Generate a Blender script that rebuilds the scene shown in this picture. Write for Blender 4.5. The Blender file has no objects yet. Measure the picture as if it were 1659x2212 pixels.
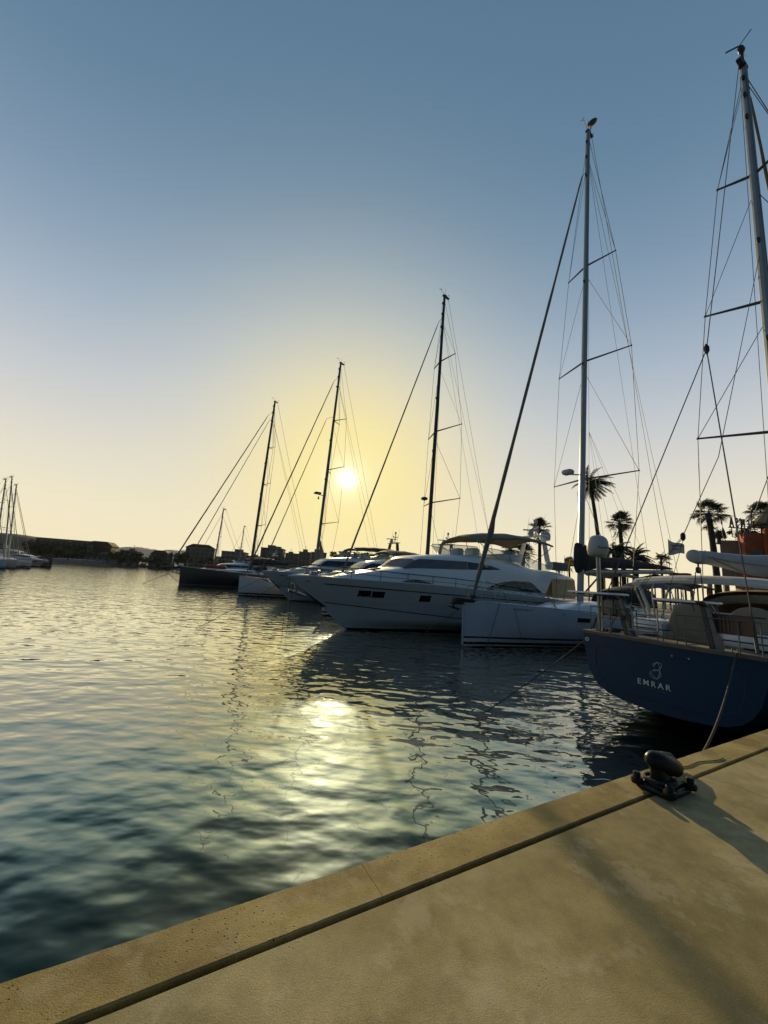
import bpy, math, random
from mathutils import Vector, Matrix
random.seed(7)
sc = bpy.context.scene
R = math.radians
PI = math.pi
# ------------------------------------------------------------------ camera
cd = bpy.data.cameras.new('camera'); cam = bpy.data.objects.new('camera', cd)
sc.collection.objects.link(cam); sc.camera = cam
cd.sensor_fit = 'VERTICAL'; cd.sensor_height = 24.0; cd.lens = 24 * 831 / 2212
cd.clip_start = 0.05; cd.clip_end = 9000
pt, ro = R(9.75), R(3.9)
f_ = Vector((0, math.cos(pt), math.sin(pt))); r0 = Vector((1, 0, 0)); u0 = Vector((0, -math.sin(pt), math.cos(pt)))
rr = math.cos(ro) * r0 + math.sin(ro) * u0; uu = -math.sin(ro) * r0 + math.cos(ro) * u0
m = Matrix.Identity(4)
for i in range(3):
    m[i][0] = rr[i]; m[i][1] = uu[i]; m[i][2] = -f_[i]
m[2][3] = 2.75
cam.matrix_world = m
# ------------------------------------------------------------------ sky and sun
SUN_EL, SUN_AZ = R(14.2), R(-5.95)          # azimuth from +Y towards +X
sdir = Vector((math.sin(SUN_AZ) * math.cos(SUN_EL), math.cos(SUN_AZ) * math.cos(SUN_EL), math.sin(SUN_EL)))
w = bpy.data.worlds.new("World"); sc.world = w; w.use_nodes = True
N = w.node_tree.nodes; K = w.node_tree.links; N.clear()
def nd(t, **k):
    n = N.new(t)
    for a, b in k.items(): setattr(n, a, b)
    return n
out = nd('ShaderNodeOutputWorld'); bg = nd('ShaderNodeBackground')
sky = nd('ShaderNodeTexSky', sky_type='NISHITA', sun_disc=False)
sky.sun_elevation = SUN_EL; sky.sun_rotation = SUN_AZ
sky.altitude = 0; sky.air_density = 1.0; sky.dust_density = 1.2; sky.ozone_density = 1.0
tc = nd('ShaderNodeTexCoord')
dot = nd('ShaderNodeVectorMath', operation='DOT_PRODUCT'); dot.inputs[1].default_value = sdir
K.new(tc.outputs['Generated'], dot.inputs[0])
# hazy warm aureole of the low sun: sky colour as a function of the angle from the sun
acos = nd('ShaderNodeMath', operation='ARCCOSINE'); K.new(dot.outputs['Value'], acos.inputs[0])
def angle_ramp(stops, amax):
    mr = nd('ShaderNodeMapRange'); mr.inputs['From Max'].default_value = R(amax); K.new(acos.outputs[0], mr.inputs['Value'])
    g = nd('ShaderNodeValToRGB'); cr = g.color_ramp; cr.interpolation = 'B_SPLINE' if amax > 20 else 'EASE'
    while len(cr.elements) < len(stops): cr.elements.new(.5)
    for e, (p, c) in zip(cr.elements, stops): e.position = p / amax; e.color = (*c, 1)
    K.new(mr.outputs[0], g.inputs[0]); return g
aur = angle_ramp([(0, (1.0, .93, .60)), (5, (1.0, .85, .35)), (10, (.96, .80, .36)), (16, (.90, .77, .42)), (24, (.79, .72, .50)), (36, (.60, .60, .52)), (60, (.4, .4, .4))], 60)
fac = angle_ramp([(0, (1, 1, 1)), (5, (.95, .95, .95)), (10, (.82, .82, .82)), (18, (.50, .50, .50)), (28, (.20, .20, .20)), (38, (.04, .04, .04)), (48, (0, 0, 0))], 60)
disc = angle_ramp([(0, (1, 1, 1)), (.7, (1, 1, .96)), (1.3, (.10, .095, .08)), (2.2, (.024, .020, .012)), (4.2, (0, 0, 0))], 5)
ds = nd('ShaderNodeVectorMath', operation='SCALE'); ds.inputs['Scale'].default_value = 40; K.new(disc.outputs[0], ds.inputs[0])
tint = nd('ShaderNodeVectorMath', operation='MULTIPLY'); tint.inputs[1].default_value = (.80, 1.10, 1.14)
K.new(sky.outputs[0], tint.inputs[0])
a10 = nd('ShaderNodeVectorMath', operation='SCALE'); a10.inputs['Scale'].default_value = 10; K.new(aur.outputs[0], a10.inputs[0])
# pale dusty band that whitens the sky towards the horizon, by elevation
sz = nd('ShaderNodeSeparateXYZ'); K.new(tc.outputs['Generated'], sz.inputs[0])
def zramp(stops):
    g = nd('ShaderNodeValToRGB'); cr = g.color_ramp; cr.interpolation = 'B_SPLINE'
    while len(cr.elements) < len(stops): cr.elements.new(.5)
    for e, (p, c) in zip(cr.elements, stops): e.position = math.sin(R(p)); e.color = (*c, 1)
    K.new(sz.outputs['Z'], g.inputs[0]); return g
hcol = zramp([(0, (.96, .84, .55)), (4, (.96, .85, .58)), (10, (.85, .78, .61)), (17, (.68, .67, .64)), (25, (.48, .54, .62)), (35, (.28, .38, .51)), (50, (.12, .225, .34))])
hfac = zramp([(0, (1, 1, 1)), (18, (.97, .97, .97)), (30, (.85, .85, .85)), (45, (.65, .65, .65)), (70, (.4, .4, .4))])
h10 = nd('ShaderNodeVectorMath', operation='SCALE'); h10.inputs['Scale'].default_value = 10; K.new(hcol.outputs[0], h10.inputs[0])
hm = nd('ShaderNodeMixRGB'); K.new(hfac.outputs[0], hm.inputs[0]); K.new(tint.outputs[0], hm.inputs[1]); K.new(h10.outputs[0], hm.inputs[2])
mix = nd('ShaderNodeMixRGB'); K.new(fac.outputs[0], mix.inputs[0]); K.new(hm.outputs[0], mix.inputs[1]); K.new(a10.outputs[0], mix.inputs[2])
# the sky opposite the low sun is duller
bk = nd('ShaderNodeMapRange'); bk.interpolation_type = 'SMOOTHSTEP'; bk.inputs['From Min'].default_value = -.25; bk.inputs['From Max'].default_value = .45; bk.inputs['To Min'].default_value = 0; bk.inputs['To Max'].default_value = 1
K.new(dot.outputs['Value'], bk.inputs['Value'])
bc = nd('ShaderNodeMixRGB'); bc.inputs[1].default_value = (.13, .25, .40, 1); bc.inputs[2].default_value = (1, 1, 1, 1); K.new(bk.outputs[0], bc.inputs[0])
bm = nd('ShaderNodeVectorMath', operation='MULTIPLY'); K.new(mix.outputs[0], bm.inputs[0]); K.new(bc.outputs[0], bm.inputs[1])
add = nd('ShaderNodeVectorMath', operation='ADD')
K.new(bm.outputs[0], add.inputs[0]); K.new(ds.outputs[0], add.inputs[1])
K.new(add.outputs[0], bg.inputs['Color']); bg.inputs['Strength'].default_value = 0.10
K.new(bg.outputs[0], out.inputs[0])
sd = bpy.data.lights.new('sun', 'SUN'); so = bpy.data.objects.new('sun', sd); sc.collection.objects.link(so)
sd.energy = 5.0; sd.angle = R(0.53); sd.color = (1, .77, .40)
so.rotation_euler = sdir.to_track_quat('Z', 'Y').to_euler()
sc.view_settings.view_transform = 'Standard'; sc.view_settings.look = 'None'
sc.view_settings.exposure = 0.0; sc.view_settings.gamma = 1.0
try:
    sc.cycles.max_bounces = 6; sc.cycles.glossy_bounces = 4; sc.cycles.transparent_max_bounces = 6
    sc.cycles.sample_clamp_indirect = 4; sc.cycles.sample_clamp_direct = 12; sc.cycles.caustics_reflective = False; sc.cycles.caustics_refractive = False
except Exception: pass

# ------------------------------------------------------------------ helpers
COL = sc.collection
A0 = R(29.1); UX, UY = math.cos(A0), math.sin(A0)
def pier(s, o): return (s * UX - o * UY, s * UY + o * UX)      # harbour axes: s along the quay, o out from it

class MB:
    def __init__(s): s.v = []; s.f = []; s.m = []
    def add(s, V, Fs, mi=0):
        b = len(s.v); s.v += [tuple(p) for p in V]
        for q in Fs: s.f.append([b + i for i in q]); s.m.append(mi)
        return s
    def box(s, c, d, rz=0, ry=0, rx=0, mi=0, top=1.0):
        hx, hy, hz = d[0] / 2, d[1] / 2, d[2] / 2
        M = Matrix.Rotation(rz, 3, 'Z') @ Matrix.Rotation(ry, 3, 'Y') @ Matrix.Rotation(rx, 3, 'X')
        V = []
        for z in (-1, 1):
            k = top if z > 0 else 1
            for x, y in ((-1, -1), (1, -1), (1, 1), (-1, 1)): V.append(Vector(c) + M @ Vector((x * hx * k, y * hy * k, z * hz)))
        return s.add(V, [(3, 2, 1, 0), (4, 5, 6, 7), (0, 1, 5, 4), (1, 2, 6, 5), (2, 3, 7, 6), (3, 0, 4, 7)], mi)
    def rbox(s, c, d, r=.02, rz=0, mi=0, ry=0):     # box with rounded edges (chamfered)
        hx, hy, hz = d[0] / 2, d[1] / 2, d[2] / 2
        M = Matrix.Rotation(rz, 3, 'Z') @ Matrix.Rotation(ry, 3, 'Y')
        rings = []
        def ring(ax, ay, z, rad):
            P = []
            for cx, cy, a in ((1, 1, 0), (-1, 1, 90), (-1, -1, 180), (1, -1, 270)):
                for k in range(3):
                    t = R(a + 45 * k); P.append(Vector(c) + M @ Vector((cx * (ax - rad) + rad * math.cos(t), cy * (ay - rad) + rad * math.sin(t), z)))
            return P
        r = min(r, hx * .99, hy * .99, hz * .99)
        rings = [ring(hx - r, hy - r, -hz, r * .5), ring(hx - .3 * r, hy - .3 * r, -hz + .3 * r, r), ring(hx, hy, -hz + r, r), ring(hx, hy, hz - r, r), ring(hx - .3 * r, hy - .3 * r, hz - .3 * r, r), ring(hx - r, hy - r, hz, r * .5)]
        return s.loft(rings, True, True, mi)
    def loft(s, rings, closed=True, cap=False, mi=0):
        n = len(rings[0]); V = [p for r_ in rings for p in r_]; Fs = []
        for i in range(len(rings) - 1):
            for j in range(n if closed else n - 1):
                k = (j + 1) % n; Fs.append((i * n + j, i * n + k, (i + 1) * n + k, (i + 1) * n + j))
        if cap: Fs.append(tuple(reversed(range(n)))); Fs.append(tuple((len(rings) - 1) * n + j for j in range(n)))
        return s.add(V, Fs, mi)
    def tube(s, pts, r, n=6, cap=True, mi=0, flat=1.0):
        P = [Vector(p) for p in pts]; rings = []; up = None
        for i, p in enumerate(P):
            d = (P[min(i + 1, len(P) - 1)] - P[max(i - 1, 0)])
            if d.length < 1e-9: d = Vector((0, 0, 1))
            d.normalize()
            if up is None: up = Vector((0, 0, 1)) if abs(d.z) < .9 else Vector((1, 0, 0))
            a = d.cross(up); a.normalize(); b = a.cross(d); b.normalize(); up = b
            ri = r[i] if isinstance(r, (list, tuple)) else r
            rings.append([p + a * (ri * math.cos(2 * PI * k / n)) + b * (ri * flat * math.sin(2 * PI * k / n)) for k in range(n)])
        return s.loft(rings, True, cap, mi)
    def lathe(s, prof, c=(0, 0, 0), n=16, mi=0, M=None):
        rings = []
        for r_, z in prof:
            ring = []
            for k in range(n):
                q = Vector((r_ * math.cos(2 * PI * k / n), r_ * math.sin(2 * PI * k / n), z))
                if M: q = M @ q
                ring.append(Vector(c) + q)
            rings.append(ring)
        return s.loft(rings, True, True, mi)
    def prism(s, poly, t0, t1, axis='y', mi=0):       # poly in the plane across the axis
        def P(a, b, t): return {'y': (a, t, b), 'x': (t, a, b), 'z': (a, b, t)}[axis]
        n = len(poly); V = [P(a, b, t0) for a, b in poly] + [P(a, b, t1) for a, b in poly]
        Fs = [tuple(range(n)), tuple(reversed(range(n, 2 * n)))] + [(i, i + n, (i + 1) % n + n, (i + 1) % n) for i in range(n)]
        return s.add(V, Fs, mi)
    def build(s, name, mats, parent=None, angle=35, loc=None):
        me = bpy.data.meshes.new(name); me.from_pydata(s.v, [], s.f)
        if not isinstance(mats, (list, tuple)): mats = [mats]
        for q in mats: me.materials.append(q)
        for p, i in zip(me.polygons, s.m): p.material_index = i
        me.validate(); me.update()
        import bmesh
        bm = bmesh.new(); bm.from_mesh(me); bmesh.ops.recalc_face_normals(bm, faces=bm.faces); bm.to_mesh(me); bm.free()
        if angle: me.shade_smooth(); me.set_sharp_from_angle(angle=R(angle))
        o = bpy.data.objects.new(name, me); COL.objects.link(o)
        if parent is not None: o.parent = parent
        if loc: o.location = loc
        return o
def tag(o, label=None, cat=None, group=None, kind=None):
    if label: o['label'] = label
    if cat: o['category'] = cat
    if group: o['group'] = group
    if kind: o['kind'] = kind
    return o
def thing(name, loc, rz=0, label=None, cat=None, group=None):
    o = bpy.data.objects.new(name, None); COL.objects.link(o); o.location = loc; o.rotation_euler = (0, 0, rz)
    o.empty_display_size = .2
    return tag(o, label, cat, group)
def children(o): return [c for c in bpy.data.objects if c.parent is o]
def copy_tree(o, parent=None):
    c = o.copy(); COL.objects.link(c)
    if parent is not None: c.parent = parent
    for ch in children(o): copy_tree(ch, c)
    return c
def lerp(a, b, t): return a + (b - a) * t
def interp(tab, x):
    if x <= tab[0][0]: return tab[0][1]
    for (a, p), (b, q) in zip(tab, tab[1:]):
        if x <= b: return p + (q - p) * (x - a) / (b - a)
    return tab[-1][1]

# ------------------------------------------------------------------ materials
def newmat(name):
    mt = bpy.data.materials.new(name); mt.use_nodes = True
    nt = mt.node_tree; b = nt.nodes['Principled BSDF']
    return mt, nt, b
def mat(name, col, rough=.5, metal=0, var=.12, scale=6, bump=0, bscale=40, coat=0, stripes=None, alpha=None, wear=0):
    mt, nt, b = newmat(name)
    n, k = nt.nodes, nt.links
    b.inputs['Roughness'].default_value = rough; b.inputs['Metallic'].default_value = metal
    if coat: b.inputs['Coat Weight'].default_value = coat; b.inputs['Coat Roughness'].default_value = .08
    t = n.new('ShaderNodeTexCoord')
    nz = n.new('ShaderNodeTexNoise'); nz.inputs['Scale'].default_value = scale; nz.inputs['Detail'].default_value = 5
    k.new(t.outputs['Object'], nz.inputs['Vector'])
    rp = n.new('ShaderNodeMapRange'); rp.inputs['To Min'].default_value = 1 - var; rp.inputs['To Max'].default_value = 1 + var
    rp.inputs['From Min'].default_value = .3; rp.inputs['From Max'].default_value = .7
    k.new(nz.outputs['Fac'], rp.inputs['Value'])
    mx = n.new('ShaderNodeVectorMath'); mx.operation = 'SCALE'
    if stripes:
        sx = n.new('ShaderNodeSeparateXYZ'); k.new(t.outputs['Object'], sx.inputs[0])
        m2 = n.new('ShaderNodeMapRange'); m2.inputs['From Min'].default_value = -1; m2.inputs['From Max'].default_value = 4
        k.new(sx.outputs['Z'], m2.inputs['Value'])
        cr = n.new('ShaderNodeValToRGB'); cr.color_ramp.interpolation = 'CONSTANT'
        while len(cr.color_ramp.elements) < len(stripes): cr.color_ramp.elements.new(.5)
        for e, (z, c) in zip(cr.color_ramp.elements, stripes): e.position = (z + 1) / 5; e.color = (*c, 1)
        k.new(m2.outputs[0], cr.inputs[0]); k.new(cr.outputs[0], mx.inputs[0])
    else: mx.inputs[0].default_value = col
    k.new(rp.outputs[0], mx.inputs['Scale']); k.new(mx.outputs[0], b.inputs['Base Color'])
    if bump:
        bz = n.new('ShaderNodeTexNoise'); bz.inputs['Scale'].default_value = bscale; bz.inputs['Detail'].default_value = 4
        k.new(t.outputs['Object'], bz.inputs['Vector'])
        bp = n.new('ShaderNodeBump'); bp.inputs['Strength'].default_value = 1; bp.inputs['Distance'].default_value = bump
        k.new(bz.outputs['Fac'], bp.inputs['Height']); k.new(bp.outputs[0], b.inputs['Normal'])
    rn = n.new('ShaderNodeMapRange'); rn.inputs['To Min'].default_value = rough * .85; rn.inputs['To Max'].default_value = min(1, rough * 1.25)
    k.new(nz.outputs['Fac'], rn.inputs['Value']); k.new(rn.outputs[0], b.inputs['Roughness'])
    if alpha is not None: b.inputs['Alpha'].default_value = alpha
    return mt
M = {}
BLK = (.008, .009, .012)
M['gel'] = mat('white_gelcoat', (.72, .74, .75), .22, var=.03, scale=1.5, coat=.3)
M['gel_trim'] = mat('grey_gelcoat', (.38, .40, .42), .35, var=.05, scale=2)
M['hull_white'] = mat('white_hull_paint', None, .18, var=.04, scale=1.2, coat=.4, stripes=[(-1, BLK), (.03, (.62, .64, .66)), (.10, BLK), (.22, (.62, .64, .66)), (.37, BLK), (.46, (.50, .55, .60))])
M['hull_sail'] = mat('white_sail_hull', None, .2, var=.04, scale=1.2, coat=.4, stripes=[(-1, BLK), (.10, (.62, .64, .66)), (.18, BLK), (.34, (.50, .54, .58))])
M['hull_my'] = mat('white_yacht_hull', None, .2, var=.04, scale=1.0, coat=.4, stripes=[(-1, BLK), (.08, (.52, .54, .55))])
M['hull_dark'] = mat('black_hull_paint', None, .32, var=.05, scale=1.2, coat=.05, stripes=[(-1, (.01, .012, .02)), (.06, (.3, .32, .36)), (.13, (.012, .014, .022))])
M['hull_blue'] = mat('navy_hull_paint', None, .45, var=.06, scale=2, coat=.03, stripes=[(-1, (.006, .007, .01)), (.30, (.0003, .024, .066))])
M['hull_blue'].node_tree.nodes['Principled BSDF'].inputs['Specular IOR Level'].default_value = .2
M['hull_grey'] = mat('grey_hull_paint', None, .3, var=.05, scale=1, stripes=[(-1, BLK), (.1, (.28, .3, .34))])
M['hull_wood'] = mat('old_dark_hull', None, .5, var=.2, scale=3, stripes=[(-1, (.02, .05, .08)), (.35, (.45, .45, .42)), (.5, (.03, .025, .022))])
M['window'] = mat('dark_tinted_glass', (.008, .009, .011), .06, var=.1, coat=.5)
M['glass'] = mat('pale_clear_screen', (.22, .34, .36), .08, var=.05, alpha=.45)
M['cover_grey'] = mat('grey_mesh_cover', (.12, .13, .15), .75, var=.15, scale=12, bump=.004, bscale=25)
M['canvas_tan'] = mat('tan_canvas', (.21, .185, .135), .85, var=.12, scale=5, bump=.006, bscale=14)
M['canvas_beige'] = mat('beige_awning', (.50, .39, .22), .85, var=.12, scale=4, bump=.008, bscale=9)
M['canvas_green'] = mat('olive_canvas', (.11, .12, .075), .85, var=.15, scale=4, bump=.006, bscale=9)
M['canvas_black'] = mat('black_canvas', (.014, .016, .02), .8, var=.2, scale=5, bump=.01, bscale=8)
M['canvas_white'] = mat('off_white_canvas', (.46, .45, .41), .8, var=.08, scale=5, bump=.008, bscale=8)
M['canvas_shade'] = mat('canvas_underside_shade', (.09, .072, .05), .9, var=.12, scale=5)  # underside of white and olive canopies, shade put into a darker colour
M['canvas_brown'] = mat('brown_canvas', (.16, .085, .045), .85, var=.15, scale=5, bump=.008, bscale=10)
M['sail'] = mat('grey_sail_cover', (.30, .31, .33), .7, var=.08, scale=4, bump=.012, bscale=6)
M['furl'] = mat('furled_sail_cloth', (.13, .12, .10), .8, var=.25, scale=8, bump=.01, bscale=10)
M['alu'] = mat('silver_mast_paint', (.27, .29, .30), .38, .35, var=.06, scale=3)
M['alu_dark'] = mat('black_mast_paint', (.018, .018, .02), .4, .1, var=.1, scale=3)
M['alu_mid'] = mat('grey_mast_paint', (.10, .10, .11), .4, .2, var=.1, scale=3)
M['steel'] = mat('stainless_steel', (.24, .24, .24), .3, .8, var=.06, scale=9)
M['wire'] = mat('rigging_wire', (.05, .05, .055), .6, 0, var=.1)
M['wire_pale'] = mat('pale_rigging_wire', (.20, .20, .20), .4, .6, var=.1)
M['black'] = mat('black_plastic', (.012, .012, .014), .45, var=.2, scale=20)
M['blue_stripe'] = mat('navy_stripe', (.015, .035, .12), .4, var=.08)
M['dome'] = mat('white_dome_plastic', (.42, .42, .43), .5, var=.05, scale=4)
M['letter'] = mat('silver_lettering', (.42, .50, .54), .35, .2, var=.05)
M['letter_dim'] = mat('dim_lettering', (.05, .12, .16), .4, 0, var=.05)
M['letter_dark'] = mat('dark_lettering', (.01, .02, .03), .5, 0, var=.05)
M['rope'] = mat('weathered_rope', (.065, .065, .05), .95, var=.35, scale=45, bump=.01, bscale=90)
M['rope_dark'] = mat('dark_rope', (.028, .028, .026), .9, var=.2, scale=30)
M['rope_green'] = mat('mossy_rope', (.16, .19, .08), .95, var=.5, scale=30, bump=.012, bscale=70)
M['mahog'] = mat('mahogany_slats', (.07, .028, .016), .5, var=.2, scale=6)
M['red'] = mat('dull_red_cloth', (.32, .06, .03), .8, var=.2, scale=4)
M['solar'] = mat('solar_cells', (.01, .015, .04), .2, var=.2, scale=10)

def plank_mat(name, col, width, axis='Y'):
    mt, nt, b = newmat(name); n, k = nt.nodes, nt.links
    t = n.new('ShaderNodeTexCoord'); s = n.new('ShaderNodeSeparateXYZ'); k.new(t.outputs['Object'], s.inputs[0])
    d = n.new('ShaderNodeMath'); d.operation = 'DIVIDE'; d.inputs[1].default_value = width; k.new(s.outputs[axis], d.inputs[0])
    f = n.new('ShaderNodeMath'); f.operation = 'FRACT'; k.new(d.outputs[0], f.inputs[0])
    g = n.new('ShaderNodeMath'); g.operation = 'GREATER_THAN'; g.inputs[1].default_value = .9; k.new(f.outputs[0], g.inputs[0])
    nz = n.new('ShaderNodeTexNoise'); nz.inputs['Scale'].default_value = 4; nz.inputs['Detail'].default_value = 6; k.new(t.outputs['Object'], nz.inputs['Vector'])
    r_ = n.new('ShaderNodeValToRGB'); r_.color_ramp.elements[0].position = .3; r_.color_ramp.elements[1].position = .7
    r_.color_ramp.elements[0].color = (*[c * .65 for c in col], 1); r_.color_ramp.elements[1].color = (*[c * 1.3 for c in col], 1)
    k.new(nz.outputs['Fac'], r_.inputs[0])
    mx = n.new('ShaderNodeMixRGB'); mx.inputs[2].default_value = (.01, .01, .01, 1); k.new(g.outputs[0], mx.inputs[0]); k.new(r_.outputs[0], mx.inputs[1])
    k.new(mx.outputs[0], b.inputs['Base Color']); b.inputs['Roughness'].default_value = .75
    return mt
M['teak'] = plank_mat('grey_teak_planks', (.22, .17, .12), .055)
M['teak_trim'] = mat('teak_caprail', (.10, .088, .068), .7, var=.25, scale=7)
M['deck'] = mat('non_slip_deck', (.50, .51, .50), .7, var=.05, scale=8)

def concrete(name, c0, c1, c2, pits=.0, bump=.003, big=1.1):
    mt, nt, b = newmat(name); n, k = nt.nodes, nt.links
    t = n.new('ShaderNodeTexCoord')
    def noise(s, d, ro=.55):
        z = n.new('ShaderNodeTexNoise'); z.inputs['Scale'].default_value = s; z.inputs['Detail'].default_value = d; z.inputs['Roughness'].default_value = ro
        k.new(t.outputs['Object'], z.inputs['Vector']); return z
    a = noise(big, 8, .62)
    cr = n.new('ShaderNodeValToRGB'); e = cr.color_ramp.elements; e[0].position = .40; e[1].position = .61; e[0].color = (*c0, 1); e[1].color = (*c2, 1)
    e2 = e.new(.5); e2.color = (*c1, 1); k.new(a.outputs['Fac'], cr.inputs[0])
    fine = noise(150, 4, .8); mid = noise(11, 6, .65)
    r1 = n.new('ShaderNodeMapRange'); r1.inputs['From Min'].default_value = .3; r1.inputs['From Max'].default_value = .7; r1.inputs['To Min'].default_value = .66; r1.inputs['To Max'].default_value = 1.34; k.new(fine.outputs['Fac'], r1.inputs[0])
    r2 = n.new('ShaderNodeMapRange'); r2.inputs['From Min'].default_value = .3; r2.inputs['From Max'].default_value = .7; r2.inputs['To Min'].default_value = .84; r2.inputs['To Max'].default_value = 1.14; k.new(mid.outputs['Fac'], r2.inputs[0])
    mu = n.new('ShaderNodeMath'); mu.operation = 'MULTIPLY'; k.new(r1.outputs[0], mu.inputs[0]); k.new(r2.outputs[0], mu.inputs[1])
    sc_ = n.new('ShaderNodeVectorMath'); sc_.operation = 'SCALE'; k.new(cr.outputs[0], sc_.inputs[0]); k.new(mu.outputs[0], sc_.inputs['Scale'])
    last = sc_.outputs[0]
    # pale scuffs and darker damp-looking stains with ragged outlines
    for sc1, lo, hi, colr, amt in ((2.1, .54, .60, (.52, .46, .32), .24), (1.3, .56, .66, (.12, .10, .04), .34), (5.5, .60, .66, (.12, .10, .05), .22)):
        z1 = noise(sc1, 12, .72); g1_ = n.new('ShaderNodeMapRange'); g1_.inputs['From Min'].default_value = lo; g1_.inputs['From Max'].default_value = hi; g1_.inputs['To Max'].default_value = amt; k.new(z1.outputs['Fac'], g1_.inputs[0])
        mp = n.new('ShaderNodeVectorMath'); mp.operation = 'ADD'; mp.inputs[1].default_value = (sc1 * 7.3, sc1 * 3.1, 0); k.new(t.outputs['Object'], mp.inputs[0]); k.new(mp.outputs[0], z1.inputs['Vector'])
        m1 = n.new('ShaderNodeMixRGB'); m1.inputs[2].default_value = (*colr, 1); k.new(g1_.outputs[0], m1.inputs[0]); k.new(last, m1.inputs[1]); last = m1.outputs[0]
    # hairline cracks: thin bands where two stretched noises cross
    ck = n.new('ShaderNodeTexVoronoi'); ck.feature = 'DISTANCE_TO_EDGE'; ck.inputs['Scale'].default_value = .55
    wv = n.new('ShaderNodeVectorMath'); wv.operation = 'MULTIPLY_ADD'; dn = noise(2.3, 6, .7)
    wv.inputs[1].default_value = (.7, .7, .7); k.new(dn.outputs['Color'], wv.inputs[0]); k.new(t.outputs['Object'], wv.inputs[2]); k.new(wv.outputs[0], ck.inputs['Vector'])
    lt = n.new('ShaderNodeMapRange'); lt.inputs['From Min'].default_value = .0; lt.inputs['From Max'].default_value = .005; lt.inputs['To Min'].default_value = 1; lt.inputs['To Max'].default_value = 0; k.new(ck.outputs['Distance'], lt.inputs[0])
    pm = noise(.8, 2); pg = n.new('ShaderNodeMapRange'); pg.inputs['From Min'].default_value = .50; pg.inputs['From Max'].default_value = .58; k.new(pm.outputs['Fac'], pg.inputs[0])
    cm = n.new('ShaderNodeMath'); cm.operation = 'MULTIPLY'; k.new(lt.outputs[0], cm.inputs[0]); k.new(pg.outputs[0], cm.inputs[1])
    cm2 = n.new('ShaderNodeMath'); cm2.operation = 'MULTIPLY'; cm2.inputs[1].default_value = .14; k.new(cm.outputs[0], cm2.inputs[0])
    mx = n.new('ShaderNodeMixRGB'); mx.inputs[2].default_value = (.03, .025, .018, 1); k.new(cm2.outputs[0], mx.inputs[0]); k.new(last, mx.inputs[1]); last = mx.outputs[0]
    # pits
    vo = n.new('ShaderNodeTexVoronoi'); vo.inputs['Scale'].default_value = 56; k.new(t.outputs['Object'], vo.inputs['Vector'])
    vr = n.new('ShaderNodeMapRange'); vr.inputs['From Min'].default_value = .14; vr.inputs['From Max'].default_value = .25; vr.inputs['To Min'].default_value = 1; vr.inputs['To Max'].default_value = 0; k.new(vo.outputs['Distance'], vr.inputs[0])
    pn = noise(1.7, 3); pr_ = n.new('ShaderNodeMapRange'); pr_.inputs['From Min'].default_value = .60 - pits; pr_.inputs['From Max'].default_value = .70 - pits; k.new(pn.outputs['Fac'], pr_.inputs[0])
    vc = n.new('ShaderNodeSeparateColor'); k.new(vo.outputs['Color'], vc.inputs[0]); vg = n.new('ShaderNodeMath'); vg.operation = 'GREATER_THAN'; vg.inputs[1].default_value = .52; k.new(vc.outputs[0], vg.inputs[0])
    q1 = n.new('ShaderNodeMath'); q1.operation = 'MULTIPLY'; k.new(vr.outputs[0], q1.inputs[0]); k.new(pr_.outputs[0], q1.inputs[1])
    q2 = n.new('ShaderNodeMath'); q2.operation = 'MULTIPLY'; k.new(q1.outputs[0], q2.inputs[0]); k.new(vg.outputs[0], q2.inputs[1])
    m3 = n.new('ShaderNodeMixRGB'); m3.inputs[2].default_value = (.035, .028, .018, 1); k.new(q2.outputs[0], m3.inputs[0]); k.new(last, m3.inputs[1])
    k.new(m3.outputs[0], b.inputs['Base Color']); b.inputs['Roughness'].default_value = .82; b.inputs['Specular IOR Level'].default_value = .25
    h = n.new('ShaderNodeMath'); h.operation = 'MULTIPLY_ADD'; h.inputs[1].default_value = -1.5; k.new(q2.outputs[0], h.inputs[0]); k.new(mu.outputs[0], h.inputs[2])
    h2 = n.new('ShaderNodeMath'); h2.operation = 'SUBTRACT'; k.new(h.outputs[0], h2.inputs[0]); k.new(cm2.outputs[0], h2.inputs[1])
    bp = n.new('ShaderNodeBump'); bp.inputs['Distance'].default_value = bump; bp.inputs['Strength'].default_value = 1; k.new(h2.outputs[0], bp.inputs['Height']); k.new(bp.outputs[0], b.inputs['Normal'])
    return mt
M['slab'] = concrete('worn_sandy_concrete', (.195, .158, .064), (.262, .216, .092), (.345, .292, .145), -.03, .0010, .9)
M['coping'] = concrete('pitted_coping_stone', (.22, .165, .058), (.295, .225, .080), (.37, .29, .112), .10, .003, 1.6)
M['gap'] = mat('dark_joint_filler', (.014, .012, .010), .9, var=.4, scale=30)

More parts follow.
